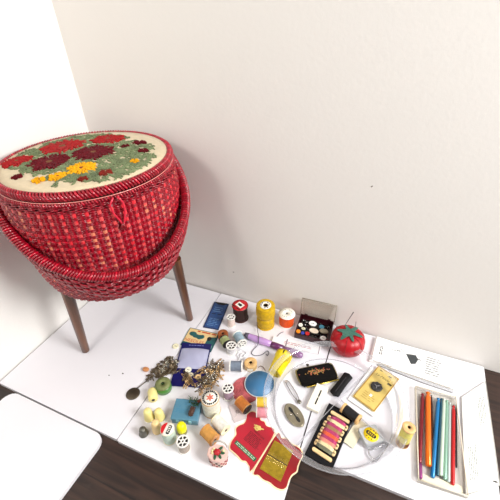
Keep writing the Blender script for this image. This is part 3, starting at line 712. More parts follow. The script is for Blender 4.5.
# ------------------------------------------------------------------ tiny basket pincushion
x, y, r, h = upright(217.5, 452, 10.4, 470.5)
zl = h*.52
o = thing('basket_ornament', 'miniature basket with a rose on its pale pink lid, left of the needle book', 'ornament', (x, y, 0), .25)
oct8 = lambda R, k=8: [(R*cos(2*pi*(j+.5)/k)*1.06, R*sin(2*pi*(j+.5)/k)*.84) for j in range(k)]
bm = B(); prism(bm, oct8(r*.9), 0, h*.62); obj('body', bm, mat('cream wicker body', (226, 200, 186), .6, bump=('noise', 500, .5, .001)), o)
bm = B()
for j in range(8):
    a0, a1 = oct8(r*.9)[j], oct8(r*.9)[(j+1) % 8]
    for i in range(3):
        for k in range(3):
            t = (i+.5)/3; 
            if (i+k+j) % 2: continue
            cx, cy = a0[0]+(a1[0]-a0[0])*t, a0[1]+(a1[1]-a0[1])*t; an = atan2(a1[1]-a0[1], a1[0]-a0[0])
            box(bm, (0, 0, 0), (r*.2, .0012, h*.13), T(cx, cy, h*(.12+.17*k)) @ Matrix.Rotation(an, 4, 'Z'), mi=0 if (i+k) % 3 else 1)
obj('woven_band', bm, [mat('deep red weave', (150, 22, 34), .5), black], o, 'dark red and black woven sides')
bm = B(); prism(bm, oct8(r), h*.64, h*.92); bmesh.ops.bevel(bm, geom=list(bm.edges), offset=r*.05, segments=2, affect='EDGES'); obj('lid', bm, mat('pale pink lid', (226, 190, 180), .5, coat=.2), o)
bm = B(); tube(bm, [p for p in [(r*.95*cos(t)*.75, r*.62+.25*r, h*.62+r*.95*sin(t)) for t in [pi*k/16 for k in range(17)]]], .0015, 8); obj('handle', bm, mat('grey white wire', (176, 172, 164), .35), o)
rs = bpy.data.objects.new('rose_trim', None); COL.objects.link(rs); rs.parent = o; rs.location = (-.05*r, 0, h*.93)
bm = B(); ell(bm, (0, 0, .0018), (.0052, .005, .0035), I4, 12, 8)
for k in range(6): ell(bm, (.0042*cos(k*1.05), .0042*sin(k*1.05), .0016), (.003, .0022, .0026), I4, 8, 6)
obj('rose', bm, mat('rose red', (176, 24, 36), .5), rs)
bm = B()
for ax, ay, an in ((.006, -.006, -.8), (.005, .007, .9), (-.002, -.008, -1.5), (.009, .0, 0)): ell(bm, (0, 0, .001), (.0058, .0026, .0009), T(ax, ay, 0) @ Matrix.Rotation(an, 4, 'Z'), 10, 5)
obj('rose_leaf', bm, mat('rose leaf green', (34, 84, 50), .5), rs)
bm = B()
for ax, ay in ((-.009, .001), (-.008, -.003), (-.007, .005), (.011, .004)): ell(bm, (ax, ay, .0012), (.0024, .0022, .0018), I4, 8, 6)
obj('bud', bm, mat('cream bud', (236, 222, 168), .5), rs)

# ------------------------------------------------------------------ red needle book (open, scalloped)
def scallop(corners, z, amp=1.0):
    pass
redp = mat('rose red paper', (178, 20, 46), .45, coat=.15, var=(40, .08)); redr = mat('deep red paper', (150, 6, 22), .4, coat=.2, var=(40, .08)); edge = mat('cream paper edge', (244, 226, 186), .6)
zb = .0015
nb = thing('folding_needle_book', 'open red scalloped needle book with gold foil, at the front left of the clear tray', 'needle book', P(264, 451.5, 0))
n0 = nb.location.copy()
def L2(px, py, z=zb): q = P(px, py, z)-n0; return (q.x, q.y)
def smooth_closed(pts, n=6):
    out = []; N = len(pts)
    for i in range(N):
        p0, p1, p2, p3 = [Vector(pts[(i+k-1) % N]) for k in range(4)]
        for j in range(n):
            t = j/n; out.append(tuple(.5*((2*p1)+(p2-p0)*t+(2*p0-5*p1+4*p2-p3)*t*t+(3*p1-p0-3*p2+p3)*t**3)))
    return out
left_px = [(275.4, 432.8), (267.5, 425.5), (265.2, 421.2), (261.6, 419.6), (259.5, 415), (256, 411.8), (252, 410.6), (247.5, 413.2), (246, 419), (243.6, 422.6), (238.4, 424.8), (235, 428.4), (235.2, 434.4), (232.8, 438.4), (230.2, 443), (229.2, 449), (232.6, 452.6), (237.4, 457), (241.6, 461.6), (246, 462.6), (249.6, 467.6), (252.8, 470.2)]
right_px = [(276.2, 433.4), (281.5, 437), (287, 438), (291.5, 443), (297, 445.5), (301.5, 449), (303.2, 455), (300.6, 461), (298.6, 466.6), (297.4, 472), (292.4, 476), (289, 481.6), (286.4, 488.6), (281.6, 490.8), (275, 488.4), (269, 483.4), (262.5, 480.4), (257.5, 475.6), (253.4, 470.6)]
def outline_poly(px, shr):
    pts = smooth_closed([L2(*p) for p in px], 5)
    cx = sum(p[0] for p in pts)/len(pts); cy = sum(p[1] for p in pts)/len(pts)
    out = []
    for x, y in pts:
        d = math.hypot(x-cx, y-cy); k = (d-shr)/d; out.append((cx+(x-cx)*k, cy+(y-cy)*k))
    return out
for px, m_, nm in ((left_px, redp, 'left_page'), (right_px, redr, 'right_page')):
    bm = B(); prism(bm, outline_poly(px, 0), 0, .0015); pg = obj(nm, bm, edge, nb, 'cream edged card')
    bm = B(); prism(bm, outline_poly(px, .0024), .0015, .0018); obj('page_face', bm, m_, pg, 'red printed face')
bm = B(); f0, f1 = Vector(L2(276, 433)), Vector(L2(253.2, 470.3)); tube(bm, [(f0.x, f0.y, .0018), (f1.x, f1.y, .0018)], .0012, 6); obj('fold', bm, edge, nb)
# local axes of the left page: text runs along the direction of the green banner
u = Vector(L2(254.8, 461.6))-Vector(L2(234.4, 442.6)); lenb = u.length; ang = atan2(u.y, u.x)
mid = (Vector(L2(254.8, 461.6))+Vector(L2(234.4, 442.6)))/2
MB_ = T(mid.x, mid.y, 0) @ Matrix.Rotation(ang, 4, 'Z')
bm = B(); box(bm, (0, .0025, .0019), (lenb*.98, .0078, .0004), MB_); obj('banner', bm, mat('banner green', (34, 96, 66), .5), nb, 'green banner with pale words')
bm = B(); prints(bm, -lenb*.44, lenb*.44, -.0006, .0054, 2, .0022, lh=.5, ragged=.05, M=MB_); obj('printed_text', bm, mat('pale green print', (186, 206, 176), .5), nb)
hb = (Vector(L2(259, 428))-mid).dot(Vector((-sin(ang), cos(ang))))
bm = B(); prints(bm, -lenb*.34, lenb*.38, .016, hb*.72, 8, .0020, lh=.42, ragged=.3, M=MB_); textmesh(bm, 'NEEDLE CASE', lenb*.0, hb*.8, lenb*.5, .002, M=MB_); obj('printed_text', bm, mat('dark red print', (70, 6, 20), .5), nb, 'rows of dark lettering')
cr = Vector(L2(259, 428)); bm = B(); random.seed(3)
for i in range(26): ell(bm, (cr.x+random.gauss(0, .0042), cr.y+random.gauss(0, .0026), .002), (.0022, .0014, .0003), I4, 8, 4)
obj('crest', bm, mat('pale gold print', (226, 206, 120), .4), nb, 'pale gold crest')
gq = [L2(*p) for p in ((274.6, 440.6), (293.4, 451), (280.6, 482), (259.8, 468.8))]
bm = B(); prism(bm, gq, .0018, .0026); gold = mat('gold foil', (176, 150, 50), .3, metal=.75, var=(200, .25), bump=('noise', 300, .5, .0006)); obj('gold_foil', bm, gold, nb, 'gold foil holding needles')
g0, g1, g2, g3 = [Vector(q) for q in gq]
bm = B(); a0, a1 = g0.lerp(g3, .5), g1.lerp(g2, .5); tube(bm, [(a0.x, a0.y, .0027), (a1.x, a1.y, .0027)], .0008, 6); obj('foil_slit', bm, mat('dark slit', (70, 50, 20), .6), nb)
needle_m = mat('bright needle', (226, 214, 160), .15, metal=1)
bm = B()
for i in range(14):
    t = (i+.6)/14.5
    s0 = g0.lerp(g1, t).lerp(g3.lerp(g2, t), .28+.1*random.random()); s1 = g0.lerp(g1, t).lerp(g3.lerp(g2, t), .64)
    tube(bm, [(s0.x, s0.y, .003), (s1.x, s1.y, .003)], .0003, 5)
    if i % 2: ell(bm, (s1.x, s1.y, .003), (.0009, .0009, .0005), I4, 6, 4)
obj('needles', bm, needle_m, nb)
random.seed(11)

# ------------------------------------------------------------------ button box by the wall
maroon = mat('maroon plastic', (58, 12, 22), .3, coat=.3)
c, a, w, h = frame4([(301.2, 316), (332.6, 324.4), (329.6, 345.6), (294.2, 335.6)], .006)
hb_ = .016
bb = thing('button_box', 'dark maroon button box with its clear lid standing open against the wall', 'box', (c.x, c.y, 0), a)
Mb = T(c.x, c.y, 0) @ Matrix.Rotation(a, 4, 'Z')
bm = B(); box(bm, (0, 0, .001), (w, h, .002))
for sx in (-1, 1): box(bm, (sx*(w/2-.0006), 0, hb_/2), (.0012, h, hb_))
for sy in (-1, 1): box(bm, (0, sy*(h/2-.0006), hb_/2), (w, .0012, hb_))
obj('tray', bm, maroon, bb)
lidc = clear('smoky clear plastic', (254, 252, 249), .4, .0, .02)
hl = .052; tl = .10
Ml = T(0, h/2, hb_) @ Matrix.Rotation(-tl, 4, 'X')
bm = B(); box(bm, (0, 0, hl/2), (w*1.02, .0014, hl), Ml)
for sx in (-1, 1): 
    prism(bm, [(-.008, .0), (0, 0), (0, hl), (-.008, hl)], -.0006, .0006, Ml @ T(sx*w*.51, 0, 0) @ Matrix(((0, 0, 1, 0), (1, 0, 0, 0), (0, 1, 0, 0), (0, 0, 0, 1))))
box(bm, (0, -.004, hl), (w*1.02, .008, .0014), Ml)
obj('clear_lid', bm, lidc, bb, 'clear lid standing up')
bm = B()
for (x0, z0, x1, z1) in ((-.51, 0, -.51, 1), (.51, 0, .51, 1), (-.51, 1, .51, 1)):
    tube(bm, [Ml @ Vector((x0*w, -.0005, z0*hl)), Ml @ Vector((x1*w, -.0005, z1*hl))], .0009, 6)
obj('lid_edge', bm, mat('greyish lid edge', (166, 158, 142), .3), bb)
bm = B()
for s in (-.35, .35): box(bm, (s*w, h/2+.0006, hb_), (.008, .004, .003), bevel=.0006)
obj('hinge', bm, maroon, bb)
zi = .0085
spots = [(312.7, 323.5, 3.9, (240, 240, 236), 1, 'large white oval button in the button box', .75), (300.6, 324.6, 2.2, (236, 232, 220), 1, 'small white button at the left end of the button box', 1),
  (303.4, 328.2, 2.2, (214, 210, 180), 1, 'small greyish cream button near the orange one in the box', .7), (298.2, 331, 2.3, (236, 138, 20), 0, 'orange button in the button box', 1),
  (302.7, 332.6, 1.9, (50, 62, 160), 0, 'blue button in the button box', 1), (307.4, 333.2, 2.2, (190, 24, 26), 0, 'red button in the button box', 1), (313.8, 330.8, 4.8, (220, 206, 186), 0, 'large beige oval button in the button box', .6),
  (323.9, 331.2, 4.6, (146, 136, 114), 0, 'large khaki oval button in the button box', .6), (321.6, 326.6, 2.6, (62, 124, 146), 0, 'teal button in the button box', .9), (323.2, 338, 3.1, (222, 216, 212), 1, 'pearly white button at the front of the button box', .85)]
for px, py, rp, cl, hol, lab, sy in spots: button(px, py, rp, cl, lab, z=zi+.0035, sy=sy, rot=a, holes=bool(hol), group='buttons in the button box', tilt=(.15, 0))
blk = mat('black button gloss', (16, 14, 16), .2, coat=.4); bl_me = None
for i in range(7):
    for j in range(5):
        x = (-.42+.84*(i+.5)/7)*w+random.uniform(-.001, .001); y = (-.4+.8*(j+.5)/5)*h
        if bl_me is None:
            bm = B(); r = .0052; lathe(bm, [(0, 0), (r*.8, 0), (r, r*.2), (r*.95, r*.45), (r*.6, r*.4), (0, r*.36)], 16); bl_me = mesh_of(bm, blk, 'button')
        o = bpy.data.objects.new('button', bl_me); COL.objects.link(o); o.location = Mb @ Vector((x, y, zi-.004)); o.rotation_euler = (random.uniform(-.3, .3), random.uniform(-.3, .3), 0)
        tag(o, 'glossy black button filling the button box', 'button', 'black buttons in the button box')
bead_w = mat('white seed bead', (236, 232, 230), .3)
for px, py in ((303.6, 320.2), (306.8, 322.3), (305.4, 324.8)):
    bm = B(); ell(bm, (0, 0, 0), (.0014, .0014, .0011), I4, 8, 6); o = obj('seed_bead', bm, bead_w); o.location = P(px, py, zi+.002); tag(o, 'tiny white bead among the black buttons in the button box', 'bead', 'white beads in the button box')

# ------------------------------------------------------------------ tomato pincushion
rt = .041; cz = .027
q = P(347.8, 340, cz); tx_, ty_ = q.x, min(q.y, -.0445)
tom = thing('tomato_pincushion', 'red tomato pincushion with a green felt leaf cap, by the wall', 'pincushion', (tx_, ty_, 0))
bm = B(); n = 48; prof_t = [(0, .0), (.45, .004), (.75, .03), (.92, .16), (1.0, .42), (.97, .64), (.86, .83), (.66, .945), (.38, .99), (.14, .975), (0, .96)]
HT = .052
rings = []
sp_ = smooth_closed([Vector((r, z)) for r, z in prof_t]+[Vector((-.3, .5))], 3)
lathe(bm, [(max(0, r)*rt, z*HT) for r, z in prof_t], n)
for v in bm.verts:
    a_ = atan2(v.co.y, v.co.x); f_ = 1-.035*max(0, cos(a_*6))**8
    v.co.x *= f_; v.co.y *= f_
o = obj('cushion', bm, mat('satin red', (176, 4, 26), .42, coat=.05, bump=('noise', 500, .2, .0006)), tom)
mod = o.modifiers.new('sub', 'SUBSURF'); mod.levels = 1; mod.render_levels = 1
bm = B()
for k in range(6):
    a_ = pi/6+k*pi/3; tube(bm, [(rt*.975*r*cos(a_)*1.02, rt*.975*r*sin(a_)*1.02, z*HT+.0004) for r, z in prof_t[2:]], .0005, 5)
obj('seam_cord', bm, mat('dark red cord', (140, 8, 20), .5), tom)
def cushz(r):
    for (r0, z0), (r1, z1) in zip(prof_t[4:-1], prof_t[5:]):
        if r <= r0*rt and r >= r1*rt: return HT*(z0+(z1-z0)*(r0*rt-r)/(r0*rt-r1*rt))
    return HT*.97
bm = B(); felt = mat('teal green felt', (44, 100, 84), .95, sheen=.4, var=(150, .15))
star = []
NS = 60
def star_r(t): return rt*(.46+.19*cos(6*t)+.05*cos(12*t)+.06*sin(2*t+.5)+.03*cos(7*t))
rr_ = [0, .35, .65, .85, 1.0]; gg = []
for s in rr_: gg.append([bm.verts.new((star_r(2*pi*k/NS)*s*cos(2*pi*k/NS), star_r(2*pi*k/NS)*s*sin(2*pi*k/NS), cushz(star_r(2*pi*k/NS)*s)+.0016)) for k in range(NS)] if s else [bm.verts.new((0, 0, HT*.975+.0016))])
for k in range(NS): bm.faces.new((gg[0][0], gg[1][k], gg[1][(k+1) % NS]))
for i in range(1, 4):
    for k in range(NS): bm.faces.new((gg[i][k], gg[i+1][k], gg[i+1][(k+1) % NS], gg[i][(k+1) % NS]))
o = obj('leaf_cap', bm, felt, tom); mo = o.modifiers.new('sol', 'SOLIDIFY'); mo.thickness = .0012; mo.offset = 1
def pinpx(a_, b_, za, zb2): return P(a_[0], a_[1], za), P(b_[0], b_[1], zb2)
nd = thing('sewing_needle', 'long dark needle standing out of the tomato pincushion', 'needle', P(345.4, 324.6, .050))
e0 = P(353.6, 312, .081)-nd.location
bm = B(); tube(bm, [-e0*.25, e0*.5, e0*.92, e0], [.0004, .0008, .0009, .0004], 6); obj('shaft', bm, mat('dark steel', (60, 58, 62), .3, metal=.9), nd)
bm = B(); ell(bm, (0, 0, 0), (.0012, .0007, .003), Matrix.Translation(e0*.93) @ Vector((0, 0, 1)).rotation_difference(e0).to_matrix().to_4x4(), 8, 6); obj('eye', bm, mat('dark steel', (60, 58, 62), .3, metal=.9), nd)
nd = thing('sewing_needle', 'short thin pin standing at the back of the tomato pincushion', 'needle', P(355.4, 326, .050)); e0 = P(356, 321.6, .059)-nd.location
bm = B(); tube(bm, [-e0*.4, e0], .0006, 6); obj('shaft', bm, mat('dark steel', (60, 58, 62), .3, metal=.9), nd)
bm = B(); ell(bm, (0, 0, 0), (.0022, .0022, .0022), I4, 12, 8); o = obj('pearl_pin', bm, mat('pearl', (240, 236, 236), .2, coat=.5)); o.location = P(343.1, 333.8, HT*.98); tag(o, 'white pearl pin head on the tomato pincushion leaf', 'pin')

# ------------------------------------------------------------------ purple seam ripper, white packet, thread tail
p0, p1 = P(247, 335.4, .0085), P(303, 356.2, .0085); d = p1-p0; L = d.length
o = thing('seam_ripper', 'long purple plastic handled seam ripper lying in front of the mustard cord', 'sewing tool', p0, Vector((0, 0, 1)).rotation_difference(d))
R_ = .0088
bm = B(); lathe(bm, [(0, -.004), (.5*R_, -.002), (.72*R_, .003), (.8*R_, .05*L), (.98*R_, .2*L), (1.0*R_, .32*L), (.8*R_, .46*L), (0, .46*L)], 20); obj('handle', bm, mat('lilac plastic', (190, 150, 206), .25, coat=.4), o, 'lilac handle')
bm = B(); lathe(bm, [(0, .44*L), (.86*R_, .45*L), (.96*R_, .5*L), (.9*R_, .66*L), (0, .67*L)], 20); obj('collar', bm, mat('plum plastic', (100, 40, 92), .3, coat=.3), o, 'dark plum middle')
bm = B(); lathe(bm, [(0, .66*L), (.82*R_, .66*L), (.92*R_, .75*L), (.92*R_, .93*L), (.7*R_, .985*L), (0, L)], 20); obj('cap', bm, mat('mauve translucent cap', (150, 112, 154), .2, coat=.5), o, 'mauve cap')
bm = B(); lathe(bm, [(0, -.007), (.62*R_, -.006), (.84*R_, .004), (.7*R_, .006)], 16); obj('end_ring', bm, mat('grey end ring', (96, 92, 104), .4), o)
o, w, h, a = flat('paper_packet', 'narrow white paper packet with reddish print beside the seam ripper', 'packet', [(273.5, 337.6), (321.4, 347.6), (319.4, 355.2), (271, 345)], 0, .005, mat('white packet paper', (240, 238, 238), .45), r=.002)
bm = B(); prints(bm, -.25*w, .36*w, -.18*h, .2*h, 2, .0051, lh=.3, ragged=.1); obj('printed_text', bm, mat('pinkish red print', (190, 110, 120), .6), o)
bm = B(); box(bm, (-.2*w, 0, .0052), (.003, h*.9, .0003)); box(bm, (.47*w, 0, .0052), (.0016, h*.95, .0003)); obj('fold_line', bm, mat('mauve grey print', (150, 130, 140), .6), o)
tail = mat('grey thread strand', (88, 86, 96), .7)
pts = [(257, 322, .02), (257.4, 329, .006), (258.3, 335, .016), (258.6, 339, .018), (257.5, 345, .004), (253, 350, .0015), (251.6, 353.4, .0015), (255, 355.6, .0015), (262, 354.6, .0015), (267, 351, .0015), (268.6, 352.4, .0015), (267.6, 355.4, .0015), (265.8, 354, .0015)]
q = [P(*t) for t in pts]; c0 = q[6].copy(); c0.z = 0
def cat(pts, n=6):
    out = []
    for i in range(len(pts)-1):
        p0, p1, p2, p3 = pts[max(i-1, 0)], pts[i], pts[i+1], pts[min(i+2, len(pts)-1)]
        for j in range(n):
            t = j/n; out.append(.5*((2*p1)+(p2-p0)*t+(2*p0-5*p1+4*p2-p3)*t*t+(3*p1-p0-3*p2+p3)*t**3))
    return out+[pts[-1]]
bm = B(); tube(bm, cat([x-c0 for x in q]), .0008, 5); o = obj('loose_thread', bm, tail); o.location = c0; tag(o, 'loose grey thread looping from the mustard cord over the seam ripper', 'thread')
def strand(px, label, m_, r=.0007):
    q = [P(x, y, z) for x, y, z in px]; c0 = q[0].copy(); c0.z = 0; bm = B(); tube(bm, cat([x-c0 for x in q]), r, 5); o = obj('loose_thread', bm, m_); o.location = c0; return tag(o, label, 'thread')
strand([(258, 367.5, .001), (261, 366, .001), (264, 368.5, .001), (265.5, 371.5, .001)], 'short tan thread end beside the blue disc', mat('tan strand', (150, 120, 96), .7))
strand([(277, 336.5, .001), (280, 333.4, .001), (283.5, 331.8, .001)], 'short grey thread end in front of the orange spool', tail)
wst = mat('white strand', (236, 236, 238), .8)
strand([(238, 352, .002), (242, 350, .003), (246, 352.5, .002), (244.5, 356.5, .004), (239.5, 357.5, .003), (237.5, 354.5, .004), (241, 352.8, .005), (245, 355, .005), (241, 358.5, .003), (238, 361.5, .002), (241.5, 355.5, .006), (244, 352, .004)], 'tangle of white thread behind the slate grey spool', wst, .0013)
strand([(232, 420, .0012), (236, 417, .0022), (238, 413, .0028)], 'short pale thread end on the taupe packet', mat('pale strand', (214, 204, 200), .7))

# ------------------------------------------------------------------ clear round tray and what lies in it
TX, TY = .7088, -.2270
RB, RR, ZR = .1185, .1425, .034
cl = clear('clear tray plastic', (253, 253, 254), .45, .0, .0); cle = clear('clear plastic edge', (249, 250, 252), .5, .06, .14)
tray = thing('round_tray', 'large clear round plastic tray with dividers holding small sewing things', 'tray', (TX, TY, .0006))
bm = B(); lathe(bm, [(0, .0008), (RB-.002, .0008), (RB+.002, .0018), (RB+.0135, ZR-.004)], 96); obj('tray_base', bm, cl, tray)
bm = B(); tube(bm, [(RR*cos(2*pi*k/96), RR*sin(2*pi*k/96), ZR) for k in range(96)], .0012, 8, closed=True); lathe(bm, [(RB+.0135, ZR-.004), (RB+.016, ZR-.001), (RR, ZR)], 96); obj('tray_rim', bm, cle, tray)
bm = B(); tube(bm, [((RB)*cos(2*pi*k/96), (RB)*sin(2*pi*k/96), .0016) for k in range(96)], .0009, 6, closed=True); obj('tray_foot_ring', bm, cle, tray)
def divider(a_, b_):
    A_, C_ = P(*a_, .0)-Vector((TX, TY, 0)), P(*b_, .0)-Vector((TX, TY, 0)); d = C_-A_; bm = B()
    M = T((A_.x+C_.x)/2, (A_.y+C_.y)/2, 0) @ Matrix.Rotation(atan2(d.y, d.x), 4, 'Z')
    box(bm, (0, 0, .008), (d.length, .0012, .0135), M); dv_ = obj('divider', bm, cl, tray)
    bm = B(); box(bm, (0, 0, .0152), (d.length, .0016, .001), M); obj('divider_edge', bm, cle, dv_)
divider((296, 449), (371, 369)); divider((340, 404), (392, 452))
ZT = .0024
# coin purse
c, a, w, h = frame4([(296, 371.4), (330.8, 362.2), (339, 379), (300.5, 387)], .008)
o = thing('coin_purse', 'black coin purse with a flower motif and gilt frame, in the clear tray', 'purse', (c.x, c.y, ZT), a)
bm = B(); n = 14; vel = mat('black velvet', (12, 10, 10), .7, spec=.15)
prism(bm, rrect(w*.97, h*.95, .006), .0005, .010); bmesh.ops.bevel(bm, geom=[e for e in bm.edges if e.verts[0].co.z == e.verts[1].co.z], offset=.003, segments=3, affect='EDGES')
for v in bm.verts:
    if v.co.z > .008: v.co.z += .002*(1-(2*v.co.x/w)**2)
obj('purse_body', bm, vel, o)
gilt = mat('gilt frame', (170, 158, 112), .3, metal=.9)
hw, hh = w/2, h/2
bm = B(); tube(bm, cat([Vector(p) for p in ((-hw*.93, -hh*.75, .005), (-hw*1.0, -hh*.2, .006), (-hw*.99, hh*.6, .006), (-hw*.9, hh*.98, .006), (-hw*.4, hh*1.04, .006), (hw*.4, hh*1.04, .006), (hw*.9, hh*.98, .006), (hw*1.0, hh*.6, .006), (hw*1.0, -hh*.2, .006), (hw*.97, -hh*.8, .005))], 4), .0019, 8); obj('frame', bm, gilt, o)
bm = B()
for s in (-1, 1): tube(bm, [(-hw*.28+s*.002, hh*1.05, .006), (-hw*.28+s*.001, hh*1.22, .008)], .0011, 6); ell(bm, (-hw*.28-s*.0014, hh*1.3, .0085), (.0022, .0022, .0022), I4, 8, 6)
obj('kiss_clasp', bm, mat('dark clasp', (90, 84, 74), .35, metal=.9), o)
bm = B(); tube(bm, [(-hw*.72, -hh*1.12, .004), (hw*1.0, -hh*1.02, .004)], .0019, 8); obj('lower_bar', bm, mat('bright brass', (216, 190, 92), .25, metal=.9), o, 'bright brass bar')
petm = [mat('stitched rose', (176, 84, 70), .8), mat('stitched gold', (180, 140, 76), .8), mat('stitched moss', (84, 96, 56), .8)]
bm = B(); random.seed(5)
for i in range(95):
    x = random.gauss(0, hw*.25); y = random.gauss(hh*.16, hh*.2*(1-min(.8, abs(x)/hw))); 
    ell(bm, (x, y, .0119), (.0017, .0012, .0006), I4, 6, 4, random.choice((0, 0, 1, 1, 2)))
obj('flower_motif', bm, petm, o, 'stitched rose and gold flowers')
# big safety pin
q0, q1 = P(286.4, 381.6, ZT), P(299.2, 402.2, ZT); d = q1-q0; L = d.length
o = thing('large_safety_pin', 'big silver safety pin lying in the clear tray', 'safety pin', (q0.x, q0.y, ZT+.0012), atan2(d.y, d.x))
sil = mat('silver wire', (176, 174, 170), .22, metal=1)
bm = B(); tube(bm, cat([Vector(p) for p in ((L, .0016, 0), (L*.6, .0048, 0), (.004, .004, 0), (-.001, .0, 0), (.004, -.003, 0), (L*.6, -.0044, 0), (L, -.0016, 0))], 5), .0010, 7); obj('wire', bm, sil, o)
bm = B(); tube(bm, [(.0005+.0026*cos(t), .0026*sin(t), .0) for t in [2*pi*k/12 for k in range(12)]], .0009, 6, closed=True); obj('coil', bm, sil, o)
bm = B(); ell(bm, (L, 0, .0006), (.0052, .0046, .0024), I4, 12, 8); obj('head', bm, mat('dull silver head', (140, 136, 126), .35, metal=1), o)
# pewter oval
c = P(294.2, 415.4, ZT); e0, e1 = P(286.8, 404.4, ZT), P(302.4, 427.4, ZT); d = e1-e0; L = d.length/2
o = thing('pewter_needle_holder', 'oval pewter needle holder with a dark slot, in the clear tray beside the needle book', 'needle holder', (c.x, c.y, ZT), atan2(d.y, d.x))
bm = B(); lathe(bm, [(0, 0), (L*.96, 0), (L, .0014), (L*.95, .0032), (L*.88, .0036), (L*.82, .0030), (L*.3, .0036), (0, .0038)], 40, sy=.58); obj('oval_plate', bm, mat('pewter', (150, 142, 122), .42, metal=.7, bump=('noise', 300, .4, .0006), var=(90, .15)), o)
bm = B()
pts = [(L*.62*s, 0) for s in (-1, 1)]
for s in (-1, 1): ell(bm, (s*L*.42, s*.0006, .0036), (L*.27, L*.115, .0008), I4, 16, 6)
tube(bm, [(-L*.4, 0, .0038), (L*.4, 0, .0038)], .0013, 6); obj('slot', bm, mat('dark slot', (34, 32, 28), .6), o, 'dark figure-eight slot')
bm = B()
for s in (-1, 1): ell(bm, (s*L*.06, s*L*.2, .0042), (.0016, .0016, .001), I4, 10, 6)
ell(bm, (-L*.15, -L*.22, .0042), (.0012, .0012, .001), I4, 10, 6); obj('stud', bm, mat('bright stud', (232, 230, 222), .15, metal=1), o)
# small white box
zt = .011
c, a, w, h = frame4([(317.6, 383.4), (329.2, 388), (318, 411.6), (306, 406)], zt)
o = thing('slotted_box', 'small white slotted box lying in front of the coin purse', 'box', (c.x, c.y, ZT), a)
bm = B(); box(bm, (0, 0, (zt-ZT)/2), (w, h, zt-ZT), bevel=.0006); obj('box_body', bm, mat('ivory card', (240, 234, 218), .5), o)
bm = B(); box(bm, (.04*w, .16*h, zt-ZT), (.11*w, .26*h, .0006)); box(bm, (.04*w, -.16*h, zt-ZT), (.11*w, .26*h, .0006)); obj('slot', bm, black, o, 'two dark slots')
bm = B(); box(bm, (.04*w, 0, zt-ZT+.0001), (.05*w, .6*h, .0004)); obj('slot_line', bm, ink, o)
# black pouch
bm = B()
axis = [P(x, y, ZT+.004) for x, y in ((349, 374.6), (345, 379.4), (339.6, 386.6), (333.4, 395))]; c0 = axis[1].copy(); c0.z = ZT
for i, p in enumerate(cat(axis, 5)):
    pass
cp = cat(axis, 6); wd = [.0085]*len(cp)
ra = []
for i, p in enumerate(cp):
    t = (cp[min(i+1, len(cp)-1)]-cp[max(i-1, 0)]).normalized(); s = Vector((-t.y, t.x, 0)); k = i/(len(cp)-1)
    W = .0114*(1-.12*sin(pi*k)) * (sqrt(max(0, 1-max(0, (abs(k-.5)-.40)/.10)**2))*.75+.25)
    ra.append([bm.verts.new(p-c0+s*W*cos(2*pi*j/12)+Vector((0, 0, .0036*sin(2*pi*j/12)*(1 if True else 1)))) for j in range(12)])
for i in range(len(ra)-1):
    for j in range(12): f = bm.faces.new((ra[i][j], ra[i][(j+1) % 12], ra[i+1][(j+1) % 12], ra[i+1][j])); f.smooth = True
bm.faces.new(ra[0]); bm.faces.new(ra[-1])
o = thing('black_pouch', 'soft black slender pouch right of the white slotted box', 'pouch', c0); obj('pouch_body', bm, mat('black leather', (14, 13, 15), .55, spec=.25, bump=('noise', 400, .4, .001)), o)
bm = B(); tube(bm, [cp[i]-c0+Vector((0, 0, .0038)) for i in range(5, len(cp)-2)], .0008, 5); obj('stitch_line', bm, mat('dark grey stitch', (48, 46, 50), .6), o)
# floss card
zc_ = ZT
c, a, w, h = frame4([(329.6, 403.2), (355.6, 416.4), (330.8, 468.2), (303.6, 454.4)], zc_+.004)
o = thing('floss_card', 'black card wound with bobbins of coloured embroidery floss in the clear tray', 'card', (c.x, c.y, zc_), a)
bm = B(); box(bm, (0, 0, .002), (w, h, .004), bevel=.0006); obj('card_back', bm, mat('black card', (20, 20, 24), .6, spec=.2), o)
fl = {'magenta': (170, 24, 96), 'cream': (236, 204, 160), 'brown': (150, 116, 72), 'orange': (222, 84, 24), 'salmon': (228, 134, 116), 'olive': (104, 104, 78)}
bone = mat('pale wooden bobbin', (228, 196, 146), .5, var=(80, .1))
Mc = T(c.x, c.y, zc_) @ Matrix.Rotation(a, 4, 'Z')
